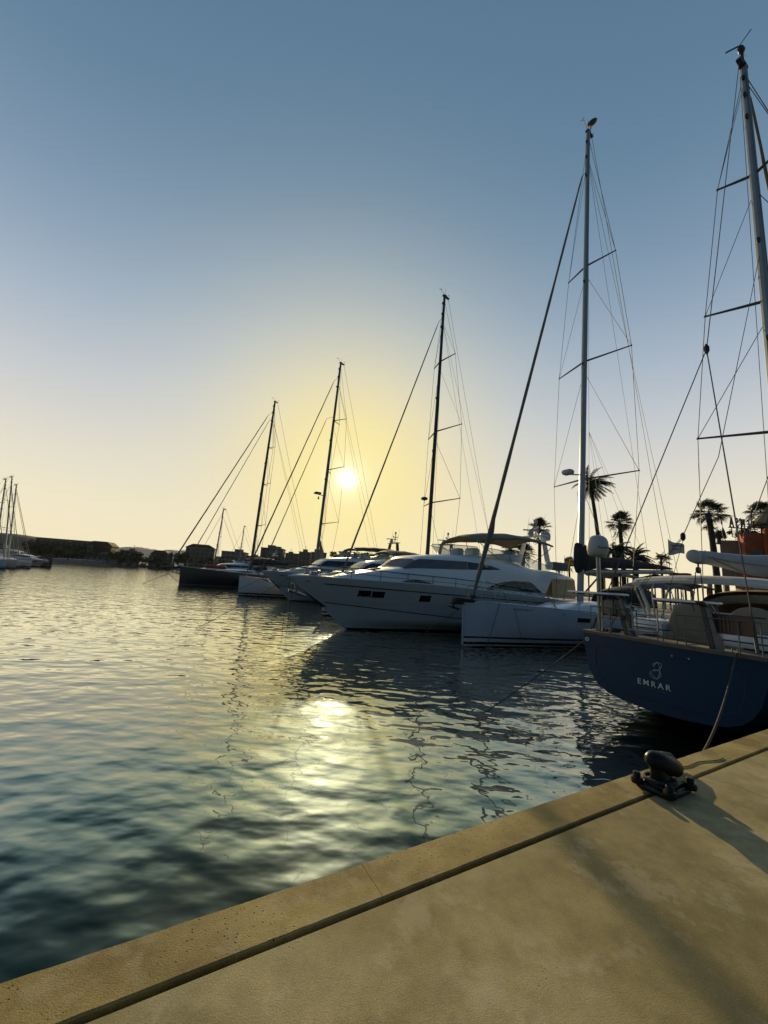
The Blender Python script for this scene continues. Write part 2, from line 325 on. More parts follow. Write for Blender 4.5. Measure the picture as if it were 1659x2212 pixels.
# ------------------------------------------------------------------ water
def water_mat():
    mt, nt, b = newmat('harbour_water'); n, k = nt.nodes, nt.links
    t = n.new('ShaderNodeTexCoord')
    def layer(scale, sx, sy, rot, detail, amp, dist=0.0):
        mp = n.new('ShaderNodeMapping'); mp.inputs['Rotation'].default_value = (0, 0, R(rot)); mp.inputs['Scale'].default_value = (sx, sy, 1)
        k.new(t.outputs['Object'], mp.inputs['Vector'])
        z = n.new('ShaderNodeTexNoise'); z.inputs['Scale'].default_value = scale; z.inputs['Detail'].default_value = detail; z.inputs['Roughness'].default_value = .4; z.inputs['Distortion'].default_value = dist
        k.new(mp.outputs[0], z.inputs['Vector'])
        s = n.new('ShaderNodeMath'); s.operation = 'MULTIPLY'; s.inputs[1].default_value = amp; k.new(z.outputs['Fac'], s.inputs[0]); return s
    L = [layer(.30, .7, 1.3, 12, 1, .045), layer(1.25, .75, 1.2, -10, .3, .040, .2), layer(2.8, .8, 1.15, 14, .3, .028, .2), layer(6.5, .75, 1.2, 5, .6, .0065)]
    s = L[0]
    for q in L[1:]:
        a = n.new('ShaderNodeMath'); a.operation = 'ADD'; k.new(s.outputs[0], a.inputs[0]); k.new(q.outputs[0], a.inputs[1]); s = a
    bp = n.new('ShaderNodeBump'); bp.inputs['Strength'].default_value = 1; bp.inputs['Distance'].default_value = 1.0
    k.new(s.outputs[0], bp.inputs['Height'])
    g1 = n.new('ShaderNodeBsdfGlossy'); g1.inputs['Roughness'].default_value = .03; g1.inputs['Color'].default_value = (.95, .98, .86, 1); k.new(bp.outputs[0], g1.inputs['Normal'])
    g2 = n.new('ShaderNodeBsdfGlossy'); g2.inputs['Roughness'].default_value = .43; g2.inputs['Color'].default_value = (.66, .82, 1, 1); k.new(bp.outputs[0], g2.inputs['Normal'])
    df = n.new('ShaderNodeBsdfDiffuse'); df.inputs['Color'].default_value = (.0004, .0065, .0048, 1)
    lw = n.new('ShaderNodeLayerWeight'); lw.inputs['Blend'].default_value = .5; k.new(bp.outputs[0], lw.inputs['Normal'])
    gc = n.new('ShaderNodeValToRGB'); k.new(lw.outputs['Facing'], gc.inputs[0]); gc.color_ramp.elements[0].position = .35; gc.color_ramp.elements[0].color = (.48, .95, .72, 1); gc.color_ramp.elements[1].position = .72; gc.color_ramp.elements[1].color = (1, .98, .82, 1); k.new(gc.outputs[0], g1.inputs['Color'])
    fr = n.new('ShaderNodeValToRGB'); k.new(lw.outputs['Facing'], fr.inputs[0]); cr = fr.color_ramp
    FR = [(.12, .002), (.34, .008), (.46, .048), (.60, .36), (.75, .50), (.88, 1)]
    while len(cr.elements) < len(FR): cr.elements.new(.5)
    for e, (p, c) in zip(cr.elements, FR): e.position = p; e.color = (c, c, c, 1)
    ms = n.new('ShaderNodeMixShader'); k.new(fr.outputs[0], ms.inputs[0]); k.new(df.outputs[0], ms.inputs[1]); k.new(g1.outputs[0], ms.inputs[2])
    f2 = n.new('ShaderNodeValToRGB'); k.new(lw.outputs['Facing'], f2.inputs[0]); cr = f2.color_ramp
    F2 = [(.25, .002), (.42, .020), (.55, .052), (.70, .045), (.95, .006)]
    while len(cr.elements) < len(F2): cr.elements.new(.5)
    for e, (p, c) in zip(cr.elements, F2): e.position = p; e.color = (c, c, c, 1)
    m2 = n.new('ShaderNodeMixShader'); k.new(f2.outputs[0], m2.inputs[0]); k.new(ms.outputs[0], m2.inputs[1]); k.new(g2.outputs[0], m2.inputs[2])
    k.new(m2.outputs[0], n['Material Output'].inputs['Surface'])
    return mt
wm = MB(); wm.add([(-3500, -60, 0), (3500, -60, 0), (3500, 4000, 0), (-3500, 4000, 0)], [(0, 1, 2, 3)])
tag(wm.build('water', water_mat()), kind='structure')

# ------------------------------------------------------------------ quay
OE, OJ = 2.11, 1.845
def qv(s, o, z): x, y = pier(s, o); return (x, y, z)
def strip(mb, s0, s1, o0, o1, zt, zb, bev=.008, ns=1, jit=0):
    # long slab with chamfered top edges; jit roughens the outer edge
    rows = []
    for i in range(ns + 1):
        s = lerp(s0, s1, i / ns); j = random.uniform(-jit, jit); j2 = random.uniform(-jit, jit) * .4
        rows.append([(s, o0 + j2, zb), (s, o0 + j2, zt - bev), (s, o0 + bev + j2, zt), (s, o1 - bev - abs(j), zt), (s, o1 - abs(j) * .6, zt - bev - abs(j)), (s, o1, zb)])
    mb.loft([[qv(*p) for p in r_] for r_ in rows], True, True)
p_ = MB(); strip(p_, -60, 70, -40, OJ - .018, 1.2, -.5, .006, 400, .0025)
tag(p_.build('pavement', M['slab'], angle=25), kind='structure')
g_ = MB(); strip(g_, -60, 70, OJ - .0175, OJ + .012, 1.150, -.5, .002)
tag(g_.build('joint', M['gap']), kind='structure')
c_ = MB()
js = [-60, -7.1, -4.9, -2.4, 0.35, 1.178, 3.62, 5.9, 8.6, 11.5, 70]
js = [-60, -9.0, -6.4, -3.9, -1.35, 1.178, 3.80, 6.3, 8.8, 11.4, 70]
for a, b in zip(js, js[1:]): strip(c_, a + .0012, b - .0012, OJ + .0125, OE, 1.2, .8, .007, max(2, int(min(b - a, 60) / .06)), .004)
strip(c_, -60, 70, OJ + .02, OE - .03, .95, -2.5, .01)
tag(c_.build('kerb', M['coping'], angle=25), kind='structure')

# ------------------------------------------------------------------ boats: shared builders
class Hull:
    """side shape as functions of t (0 bow .. 1 stern) and v (0 keel .. 1 sheer)"""
    def __init__(s, Lh, B, sheer, rake=0.15, wlrake=.25, kind='sail', keel=.5, stern=.75, xs=None):
        s.L, s.B, s.sheer, s.kind, s.keel, s.stern = Lh, B, sheer, kind, keel, stern
        s.xs = xs or (lambda z: rake * (1 - min(1, max(0, z / sheer[0][1]))) + wlrake * max(0, -z))
    def sh(s, t): return interp(s.sheer, t)
    def zk(s, t):
        if s.kind == 'sail': return -s.keel * math.sin(PI * min(1, t * 1.05)) ** .8 + (.12 * max(0, t - .8) / .2)
        return -s.keel
    def plan(s, t):
        if s.kind == 'sail':
            a = math.sin(PI / 2 * min(1, t / .58)) ** .92
            if t > .58: a *= 1 - (1 - s.stern) * ((t - .58) / .42) ** 2
            return a
        a = 1 - (1 - min(1, t / .52)) ** 2.1
        if t > .6: a *= 1 - (1 - s.stern) * ((t - .6) / .4) ** 2
        return a
    def y(s, t, v):
        if s.kind == 'sail':
            return s.B / 2 * s.plan(t) * (1 - (1 - min(1, v)) ** 2.2) ** .55 if v > 0 else 0.0
        # motor yacht: narrow below the chine, flared above it
        zc = .33
        if v < zc: g = .80 * (v / zc) ** .8
        else: g = .80 + .20 * ((v - zc) / (1 - zc)) ** (1.3)
        fl = max(0, 1 - t / .55); g = lerp(g, g * lerp(.55, 1, max(0, v) ** .9), fl)
        return s.B / 2 * s.plan(t) * g
    def pt(s, t, v):
        z = lerp(s.zk(t), s.sh(t), v); x = s.xs(z) + t * (s.L - s.xs(z)); return x, s.y(t, v), z
    def at(s, x, z):
        t = (x - s.xs(z)) / (s.L - s.xs(z)); t = max(0, min(1, t)); v = (z - s.zk(t)) / (s.sh(t) - s.zk(t)); return s.y(t, v)
    def build(s, root, m, mdeck, nt=48, nv=16, crown=.06):
        mb = MB()
        T = [(i / nt) ** 1.35 for i in range(nt + 1)]; Vv = [j / nv for j in range(nv + 1)]
        for sg in (-1, 1):
            mb.loft([[(p[0], sg * p[1], p[2]) for p in (s.pt(t, v) for v in Vv)] for t in T], False)
        tr = [s.pt(1, v) for v in Vv]
        n = len(tr); mb.add([(p[0], -p[1], p[2]) for p in tr] + [(p[0], p[1], p[2]) for p in tr], [(j, j + 1, n + j + 1, n + j) for j in range(n - 1)])
        h = mb.build('hull', m, root, 40)
        d = MB(); rows = []
        for t in T:
            x, y, z = s.pt(t, 1); z -= .015
            rows.append([(x, y * q, z + crown * (1 - q * q)) for q in (-.985, -.6, 0, .6, .985)])
        d.loft(rows, False); d.build('deck', mdeck, root, 60)
        return h
    def rail(s, r=.02, dz=0, dy=0, t0=0, t1=1, n=40, side=(-1, 1), mb=None, mi=0):
        mb = mb or MB()
        for sg in side:
            pts = []
            for i in range(n + 1):
                x, y, z = s.pt(lerp(t0, t1, i / n), 1); pts.append((x, sg * max(0, y + dy), z + dz))
            mb.tube(pts, r, 6, mi=mi)
        return mb
def decal(fn, top, bot, x0, x1, sg=-1, n=14, off=.012):
    """panel that follows a side surface y=fn(x,z), between the curves bot(x) and top(x)"""
    mb = MB(); rows = []
    for i in range(n + 1):
        x = lerp(x0, x1, i / n); a, b = bot(x), top(x)
        if b < a + .004: b = a + .004
        rows.append([(x, sg * (fn(x, lerp(a, b, k / 4)) + off), lerp(a, b, k / 4)) for k in range(5)])
    back = [[(p[0], p[1] - sg * off * 2, p[2]) for p in r_] for r_ in rows]
    mb.loft(rows, False); mb.loft(back, False)
    for q in (0, -1):
        mb.loft([[rows[i][q] for i in range(n + 1)], [back[i][q] for i in range(n + 1)]], False)
        mb.loft([rows[q], back[q]], False)
    return mb
def text_mesh(txt, size, name, m, parent, loc, rot, space=1.0, ext=.004, bold=0):
    cu = bpy.data.curves.new(name, 'FONT'); cu.body = txt; cu.size = size; cu.space_character = space; cu.extrude = ext; cu.align_x = 'CENTER'; cu.offset = bold
    tmp = bpy.data.objects.new('tmp', cu); COL.objects.link(tmp)
    dg = bpy.context.evaluated_depsgraph_get(); me = bpy.data.meshes.new_from_object(tmp.evaluated_get(dg)); me.name = name
    bpy.data.objects.remove(tmp); me.materials.clear(); me.materials.append(m)
    o = bpy.data.objects.new(name, me); COL.objects.link(o); o.parent = parent; o.location = loc; o.rotation_euler = rot
    return o
def wind_gear(parent, x, z, sg=1, k=1.0):
    mb = MB()
    mb.tube([(x, 0, z), (x - .35 * sg * k, 0, z + .35 * k), (x - .45 * sg * k, 0, z + .38 * k)], .014, 5)
    for a in range(3):
        t = 2 * PI * a / 3; c = (x - .45 * sg * k + .10 * math.cos(t), .10 * math.sin(t), z + .43 * k)
        mb.tube([(x - .45 * sg * k, 0, z + .43 * k), c], .006, 4); mb.lathe([(.001, -.03), (.035, -.01), (.035, .02), (.001, .03)], c, 6)
    mb.tube([(x - .45 * sg * k, 0, z + .36 * k), (x - .45 * sg * k, 0, z + .52 * k)], .008, 4)
    mb.build('wind_sensor', M['black'], parent)
    mb = MB(); mb.tube([(x + .05, 0, z), (x + .12, .05, z + .9 * k)], [.012, .006], 5); mb.build('aerial', M['black'], parent)
    mb = MB(); mb.tube([(x + .25 * sg, 0, z), (x + .45 * sg * k, 0, z + .18 * k)], .01, 5); mb.box((x + .5 * sg * k, 0, z + .2 * k), (.22, .012, .06), rz=.5); mb.build('wind_vane', M['black'], parent)
def rig(root, base, top, spr, rad, mm, stays, aft=(6, 2), runners=True, chain=(0, 1.8, 2.0), wr=.011, wm_='wire', frac=.9, gear=1, shroudn=True, sweepchain=.5):
    """mast, spreaders, shrouds, stays. base/top=(x,z); spr=list of (z, half length, sweep)"""
    bx, bz = base; tx, tz = top
    mx = lambda z: lerp(bx, tx, (z - bz) / (tz - bz))
    mb = MB(); n = 12
    mb.tube([(mx(lerp(bz, tz, i / n)), 0, lerp(bz, tz, i / n)) for i in range(n + 1)], [lerp(rad[0], rad[1], max(0, (i / n - .5) * 2)) for i in range(n + 1)], 10)
    mast = mb.build('mast', mm, root)
    cr = MB(); cr.box((tx + .18 * (1 if aft[0] > bx else -1), 0, tz - .02), (.65, .16, .12), ry=.15); cr.box((tx, 0, tz + .05), (.34, .22, .12)); cr.build('masthead', M['black'], mast)
    for q in (.97, .93, .88, .62, .44):
        ft = MB(); ft.rbox((mx(lerp(bz, tz, q)) - rad[0] * .9, 0, lerp(bz, tz, q)), (.14, .1, .22), .03); ft.build('mast_fitting', M['black'], mast)
    tips = {1: [], -1: []}
    for z, b, a in spr:
        for sg in (-1, 1):
            s_ = MB(); tip = (mx(z) + a, sg * b, z + .18)
            s_.tube([(mx(z), 0, z), tip], [.085, .05], 6, flat=.6); s_.lathe([(.001, -.05), (.045, -.03), (.045, .03), (.001, .05)], tip, 6); s_.build('spreader', mm if mm is not M['alu'] else M['alu_mid'], root)
            tips[sg].append(tip)
    W_ = M[wm_]
    for sg in (-1, 1):
        tp = sorted(tips[sg], key=lambda p: -p[2]); cp = (bx + chain[0], sg * chain[1], chain[2])
        zt = lerp(bz, tz, frac)
        ln = MB(); ln.tube([(mx(tz - .3), 0, tz - .3)] + tp + [cp], wr, 4, False); ln.build('cap_shroud', W_, root)
        for i, p in enumerate(tp):
            z_ = (zt if i == 0 else tp[i - 1][2] - .9)
            if i > 0 or True:
                d_ = MB(); d_.tube([(mx(z_), 0, z_), p], wr * .85, 4, False); d_.build('shroud', W_, root)
        z_ = tp[-1][2] - .7; d_ = MB(); d_.tube([(mx(z_), 0, z_), (cp[0] + .3, cp[1] * .95, cp[2])], wr, 4, False); d_.build('shroud', W_, root)
        if not runners: continue
        d_ = MB(); d_.tube([(mx(zt), 0, zt), (aft[0] - .6, sg * .9, aft[1])], wr * .8, 4, False); d_.build('running_stay', W_, root)
    b_ = MB(); b_.tube([(tx + .4 * (1 if aft[0] > bx else -1), 0, tz), (aft[0], 0, aft[1])], wr, 4, False); b_.build('backstay', W_, root)
    hl = MB()
    for yy in (.09, -.08): hl.tube([(mx(tz - .5) - .13, yy, tz - .5), (bx + (.35 if aft[0] > bx else -.35), yy * 4, bz + .3)], wr * .7, 4, False)
    hl.build('halyard', W_, root)
    for x0, z0, x1, z1, r_ in stays:
        f = MB(); P = []
        nn = 30
        for i in range(nn + 1):
            q = i / nn; jig = random.uniform(-1, 1) * .012
            P.append((lerp(x0, x1, q) + jig, jig, lerp(z0, z1, q)))
        rl = [r_ * (1 - .45 * i / nn) * (1 + random.uniform(-.1, .1)) for i in range(nn + 1)]
        rl[0] = r_ * .35; rl[-1] = r_ * .3
        f.tube(P, rl, 8); fs = f.build('furled_sail', M['furl'], root)
        g = MB(); g.lathe([(.03, -.1), (r_ * 1.25, -.08), (r_ * 1.25, .08), (.03, .1)], (x0, 0, z0 - .05), 10); g.build('furling_drum', M['black'], fs)
        g = MB(); g.tube([(x1, 0, z1), (mx(z1 + (z1 - z0) * .03), 0, z1 + (z1 - z0) * .03)], .02, 5); g.build('halyard_swivel', M['black'], fs)
    if gear: wind_gear(root, tx, tz + .1, 1 if aft[0] > bx else -1, gear)
    return mx
def rails(hull, root, t0, t1, n, h=.62, two=True, sides=(-1, 1), inset=.06, r=.012, name='stanchion', m='steel', top=.014, line='lifeline'):
    for sg in sides:
        P = []
        for i in range(n + 1):
            x, y, z = hull.pt(lerp(t0, t1, i / n), 1); y = max(0, y - inset); P.append((x, sg * y, z))
            q = MB(); q.tube([(x, sg * y, z - .02), (x, sg * y, z + h)], r, 5); q.build(name, M[m], root)
        q = MB(); q.tube([(a, b, c + h) for a, b, c in P], top, 5)
        if two: q.tube([(a, b, c + h * .5) for a, b, c in P], top * .6, 5)
        q.build(line, M[m], root)
def mooring(pts, name='mooring_rope', label=None, r=.012, m='rope_dark', sag=0, group=None):
    P = []
    for (a, b) in zip(pts, pts[1:]):
        for i in range(12):
            q = i / 12; p = Vector(a).lerp(Vector(b), q); p.z -= sag * 4 * q * (1 - q); P.append(p)
    P.append(Vector(pts[-1])); mb = MB(); mb.tube(P, r, 6); return tag(mb.build(name, M[m]), label, 'rope', group)

# ------------------------------------------------------------------ sailing yacht beside the blue one (white hull, silver mast)
def boat_root(name, s0, off, label, cat='sailboat', group=None, flip=0):
    x, y = pier(s0, off); return thing(name, (x, y, 0), A0 + flip, label, cat, group)
SH = [(0, 2.02), (.15, 1.90), (.4, 1.74), (.7, 1.62), (1, 1.58)]
b4 = boat_root('sailboat', 12.0, 13.6, 'white sailing yacht with a tall silver mast and dark sail cover')
H4 = Hull(19.0, 4.9, SH, rake=.05, wlrake=.5, stern=.80)
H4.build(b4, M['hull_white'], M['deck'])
H4.rail(.025, .015, -.03).build('toe_rail', M['gel_trim'], b4)
mb = MB(); mb.rbox((.15, 0, 2.02), (1.3, .42, .14), .05, ry=.08); mb.rbox((-.35, 0, 1.96), (.5, .30, .26), .06); mb.tube([(-.55, 0, 1.9), (-.62, 0, 1.7), (-.3, 0, 1.62)], .05, 6); mb.build('bow_roller', M['canvas_black'], b4)
mb = MB(); mb.tube([(-.02, 0, 1.9), (-.02, 0, .1)], .05, 8); mb.build('stem_guard', M['gel_trim'], b4)
an = MB(); an.tube([(-.75, 0, 1.85), (-.2, 0, 2.0), (.5, 0, 2.08)], .035, 6); an.loft([[(-.8, -.25, 1.75), (-.8, .25, 1.75)], [(-.45, -.2, 1.62), (-.45, .2, 1.62)], [(-.3, -.02, 1.6), (-.3, .02, 1.6)]], False); an.build('anchor', M['black'], b4)
# coachroof
def coach(root, x0, x1, w, z0, h, win=True, m='gel', hull=None, name='coachroof'):
    mb = MB(); rows = []; nn = 16
    for i in range(nn + 1):
        q = i / nn; x = lerp(x0, x1, q); k = min(1, math.sin(PI * min(1, q * 1.9 + .02) / 2)) if q < .53 else 1
        ww = w * lerp(.55, 1, k); hh = h * (k ** .7) * (1 if q < .95 else .93)
        zb = z0(x) if callable(z0) else z0
        rows.append([(x, -ww, zb - .05), (x, -ww * .93, zb + hh * .75), (x, -ww * .75, zb + hh), (x, 0, zb + hh * 1.12), (x, ww * .75, zb + hh), (x, ww * .93, zb + hh * .75), (x, ww, zb - .05)])
    mb.loft(rows, False); mb.add([rows[-1][i] for i in range(7)], [tuple(range(7))]); mb.add([rows[0][i] for i in range(7)], [tuple(range(7))])
    o = mb.build(name, M[m], root, 40)
    if win:
        for sg in (-1, 1):
            d = MB(); R_ = []
            for i in range(9):
                q = lerp(.45, .93, i / 8); x = lerp(x0, x1, q); zb = (z0(x) if callable(z0) else z0)
                hh = .26 * h * math.sin(PI * min(1, max(.08, i / 8 * 1.3))) if i < 7 else .26 * h * (1 - (i - 6) * .3)
                R_.append([(x, sg * w * .985, zb + h * .40 - hh * .5), (x, sg * w * .955, zb + h * .40 + hh)])
            d.loft(R_, False); d.loft([[(a[0], a[1] - sg * .04, a[2]) for a in r_] for r_ in R_], False); d.build('cabin_window', M['window'], root)
    return o
coach(b4, 5.2, 12.8, 1.35, lambda x: 1.68, .52)
for x0, x1, z0, z1 in ((5.55, 6.28, 1.30, 1.50), (8.3, 9.2, 1.27, 1.47)):
    for sg in (-1, 1): decal(H4.at, lambda x: z1, lambda x: z0, x0, x1, sg, 4).build('hull_window', M['window'], b4)
mb = MB(); mb.lathe([(.001, 0), (.05, 0), (.05, .02), (.001, .02)], (4.8, -H4.at(4.8, 1.62) - .005, 1.62), 12, M=Matrix.Rotation(PI / 2, 3, 'X')); mb.build('hull_vent', M['window'], b4)
t = text_mesh('6ª-AT-6-65-11', .15, 'registration_number', M['letter_dark'], b4, (2.7, -H4.at(2.7, 1.72) - .006, 1.70), (PI / 2, 0, math.atan2(-(H4.at(3.1, 1.72) - H4.at(2.3, 1.72)), .8)), 1.1, .003)
rails(H4, b4, .012, .30, 4, .68, r=.015, top=.016, line='lifeline', name='stanchion')
rails(H4, b4, .36, .93, 6, .62, r=.012, top=.007, line='lifeline', name='stanchion')
pu = MB()
for sg in (-1, 1):
    pu.tube([(1.05, sg * .50, 1.95), (1.25, sg * .46, 2.60), (1.6, sg * .6, 2.80), (2.1, sg * .75, 2.98), (3.0, sg * 1.05, 2.72), (3.9, sg * 1.35, 2.45), (4.4, sg * 1.5, 1.9)], .022, 7)
pu.tube([(1.25, -.46, 2.60), (.7, 0, 2.62), (1.25, .46, 2.60)], .022, 7)
pu.build('pulpit', M['steel'], b4)
rig(b4, (8.42, 2.1), (10.4, 35.7), [(24.2, 1.65, .55), (17.08, 2.4, .85), (9.3, 2.65, 1.0)], (.17, .13), M['alu'],
    [(.55, 2.25, 9.55, 31.3, .10)], aft=(18.9, 1.75), chain=(.95, 2.15, 1.75), wr=.016, frac=.93, gear=1.3)
cl = MB(); P = [(1.02, 0, 3.7), (1.33, 0, 4.6), (1.60, 0, 5.35), (1.78, 0, 6.1)]
cl.tube(P, [.08, .115, .145, .06], 8, flat=.8); cl.build('sail_clew', M['furl'], b4)
mb = MB(); mb.tube([(10.55, 0, 35.9), (10.8, 0, 36.5)], .04, 6); mb.lathe([(.01, -.12), (.25, -.05), (.36, .05), (.33, .13), (.01, .16)], (10.95, 0, 36.9), 12, M=Matrix.Rotation(-.5, 3, 'Y')); mb.build('masthead_dish', M['teak_trim'], b4)
mb = MB(); mb.rbox((8.3, .55, 9.75), (.5, .62, .32), .12); mb.tube([(8.85, .1, 9.6), (8.35, .5, 9.62)], .04, 6); mb.build('radar_dome', M['dome'], b4)
# boom with dark stack pack
bm_ = MB(); TB = [(8.14, 3.70, 5.42, .17), (8.2, 3.60, 5.48, .22), (8.75, 3.66, 5.48, .25), (9.0, 3.72, 5.42, .25), (9.18, 3.80, 5.02, .26), (9.5, 3.88, 4.97, .27), (10.4, 4.02, 4.88, .26), (12, 4.12, 4.93, .25), (13.6, 4.2, 4.95, .24), (15.5, 4.32, 4.92, .22), (17.3, 4.42, 4.88, .19), (18.55, 4.5, 4.78, .15)]
rows = []
for i, (x, a, b, wd) in enumerate(TB):
    a2 = a + .16
    rows.append([(x, wd * math.sin(2 * PI * k / 12) * (1 + .12 * math.sin(i * 2.1 + k)), lerp(a2, b, .5 - .5 * math.copysign(abs(math.cos(2 * PI * k / 12)) ** .6, math.cos(2 * PI * k / 12)))) for k in range(12)])
bm_.loft(rows, True, True); bm_.build('sail_cover', M['canvas_black'], b4, 50)
mb = MB(); mb.tube([(8.7, 0, 3.86), (13.5, 0, 4.18), (18.75, 0, 4.50)], .11, 10, flat=1.3); mb.build('boom', M['alu'], b4)
mb = MB()
for yy in (-.3, .3):
    mb.tube([(9.6, 0, 12.5), (11.5, yy, 5.0)], .008, 4); mb.tube([(9.6, 0, 12.5), (15.0, yy, 4.9)], .008, 4)
mb.build('lazy_jack', M['wire'], b4)
mb = MB(); mb.tube([(8.7, 0, 2.6), (10.6, 0, 3.95)], .05, 6); mb.build('boom_vang', M['alu_mid'], b4)
# sprayhood and cockpit canopy
def hood(root, x0, x1, w, zb, zt, m, name='sprayhood', n=10, front=.6):
    mb = MB(); rows = []
    for i in range(n + 1):
        q = i / n; x = lerp(x0, x1, q); hh = lerp(front, 1, math.sin(PI / 2 * q) ** .6) if i else .12
        rows.append([(x, w * math.cos(a), zb + (zt - zb) * hh * math.sin(a) ** .55) for a in [PI * k / 14 for k in range(15)]])
    mb.loft(rows, False); mb.loft([[(p[0], p[1] * .97, p[2] - .03) for p in r_] for r_ in rows], False)
    return mb.build(name, M[m], root, 50)
hood(b4, 11.6, 13.6, 1.45, 2.1, 3.3, 'canvas_black')
def canopy(root, x0, x1, w, z0, z1, droop, m, name='bimini', crown=.3, frames=3, base=1.7, bw=None, curve=.25, fm='steel'):
    mb = MB(); rows = []; low = []
    for i in range(13):
        q = i / 12; x = lerp(x0, x1, q); z = lerp(z0, z1, q) + curve * math.sin(PI * q) - (.14 if i in (0,) else 0) - (.05 if i == 12 else 0) + (.02 * math.cos(q * PI * 8))
        rows.append([(x, w * (k / 5), z - droop * abs(k / 5) ** 2.4) for k in range(-5, 6)])
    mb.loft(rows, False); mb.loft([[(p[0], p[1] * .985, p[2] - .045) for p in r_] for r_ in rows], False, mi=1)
    n_ = len(rows)
    for q in (0, -1):
        mb.loft([[r_[q] for r_ in rows], [(r_[q][0], r_[q][1] * .985, r_[q][2] - .045 - .05) for r_ in rows]], False)
        mb.loft([rows[q], [(p[0], p[1], p[2] - .06) for p in rows[q]]], False)
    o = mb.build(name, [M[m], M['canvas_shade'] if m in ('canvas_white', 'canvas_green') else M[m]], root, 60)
    bw = bw or w; xm = lerp(x0, x1, .5)
    for j in range(frames):
        x = lerp(x0 + .1, x1 - .1, j / (frames - 1)); xb = lerp(x, xm, .55)
        fr = MB(); zt = lerp(z0, z1, j / (frames - 1)) + curve * math.sin(PI * j / (frames - 1))
        pts = [(xb, -bw, base), (lerp(xb, x, .85), -w * 1.0, zt - droop - .3), (x, -w * .95, zt - droop - .05), (x, -w * .6, zt - droop * .4 - .06), (x, 0, zt - .06), (x, w * .6, zt - droop * .4 - .06), (x, w * .95, zt - droop - .05), (lerp(xb, x, .85), w, zt - droop - .3), (xb, bw, base)]
        fr.tube(pts, .024, 6); fr.build('canopy_frame', M[fm], root)
    return o
canopy(b4, 15.0, 18.2, 1.5, 3.55, 3.5, .25, 'cover_grey', base=1.7)
for sg in (-1, 1):
    wh = MB()
    wh.tube([(16.9 + .0, sg * 1.0 + .42 * math.cos(a), 2.35 + .42 * math.sin(a)) for a in [2 * PI * k / 16 for k in range(17)]], .018, 5)
    wh.box((16.8, sg * 1.0, 2.0), (.3, .25, .6))
    wh.build('steering_wheel', M['gel_trim'], b4)

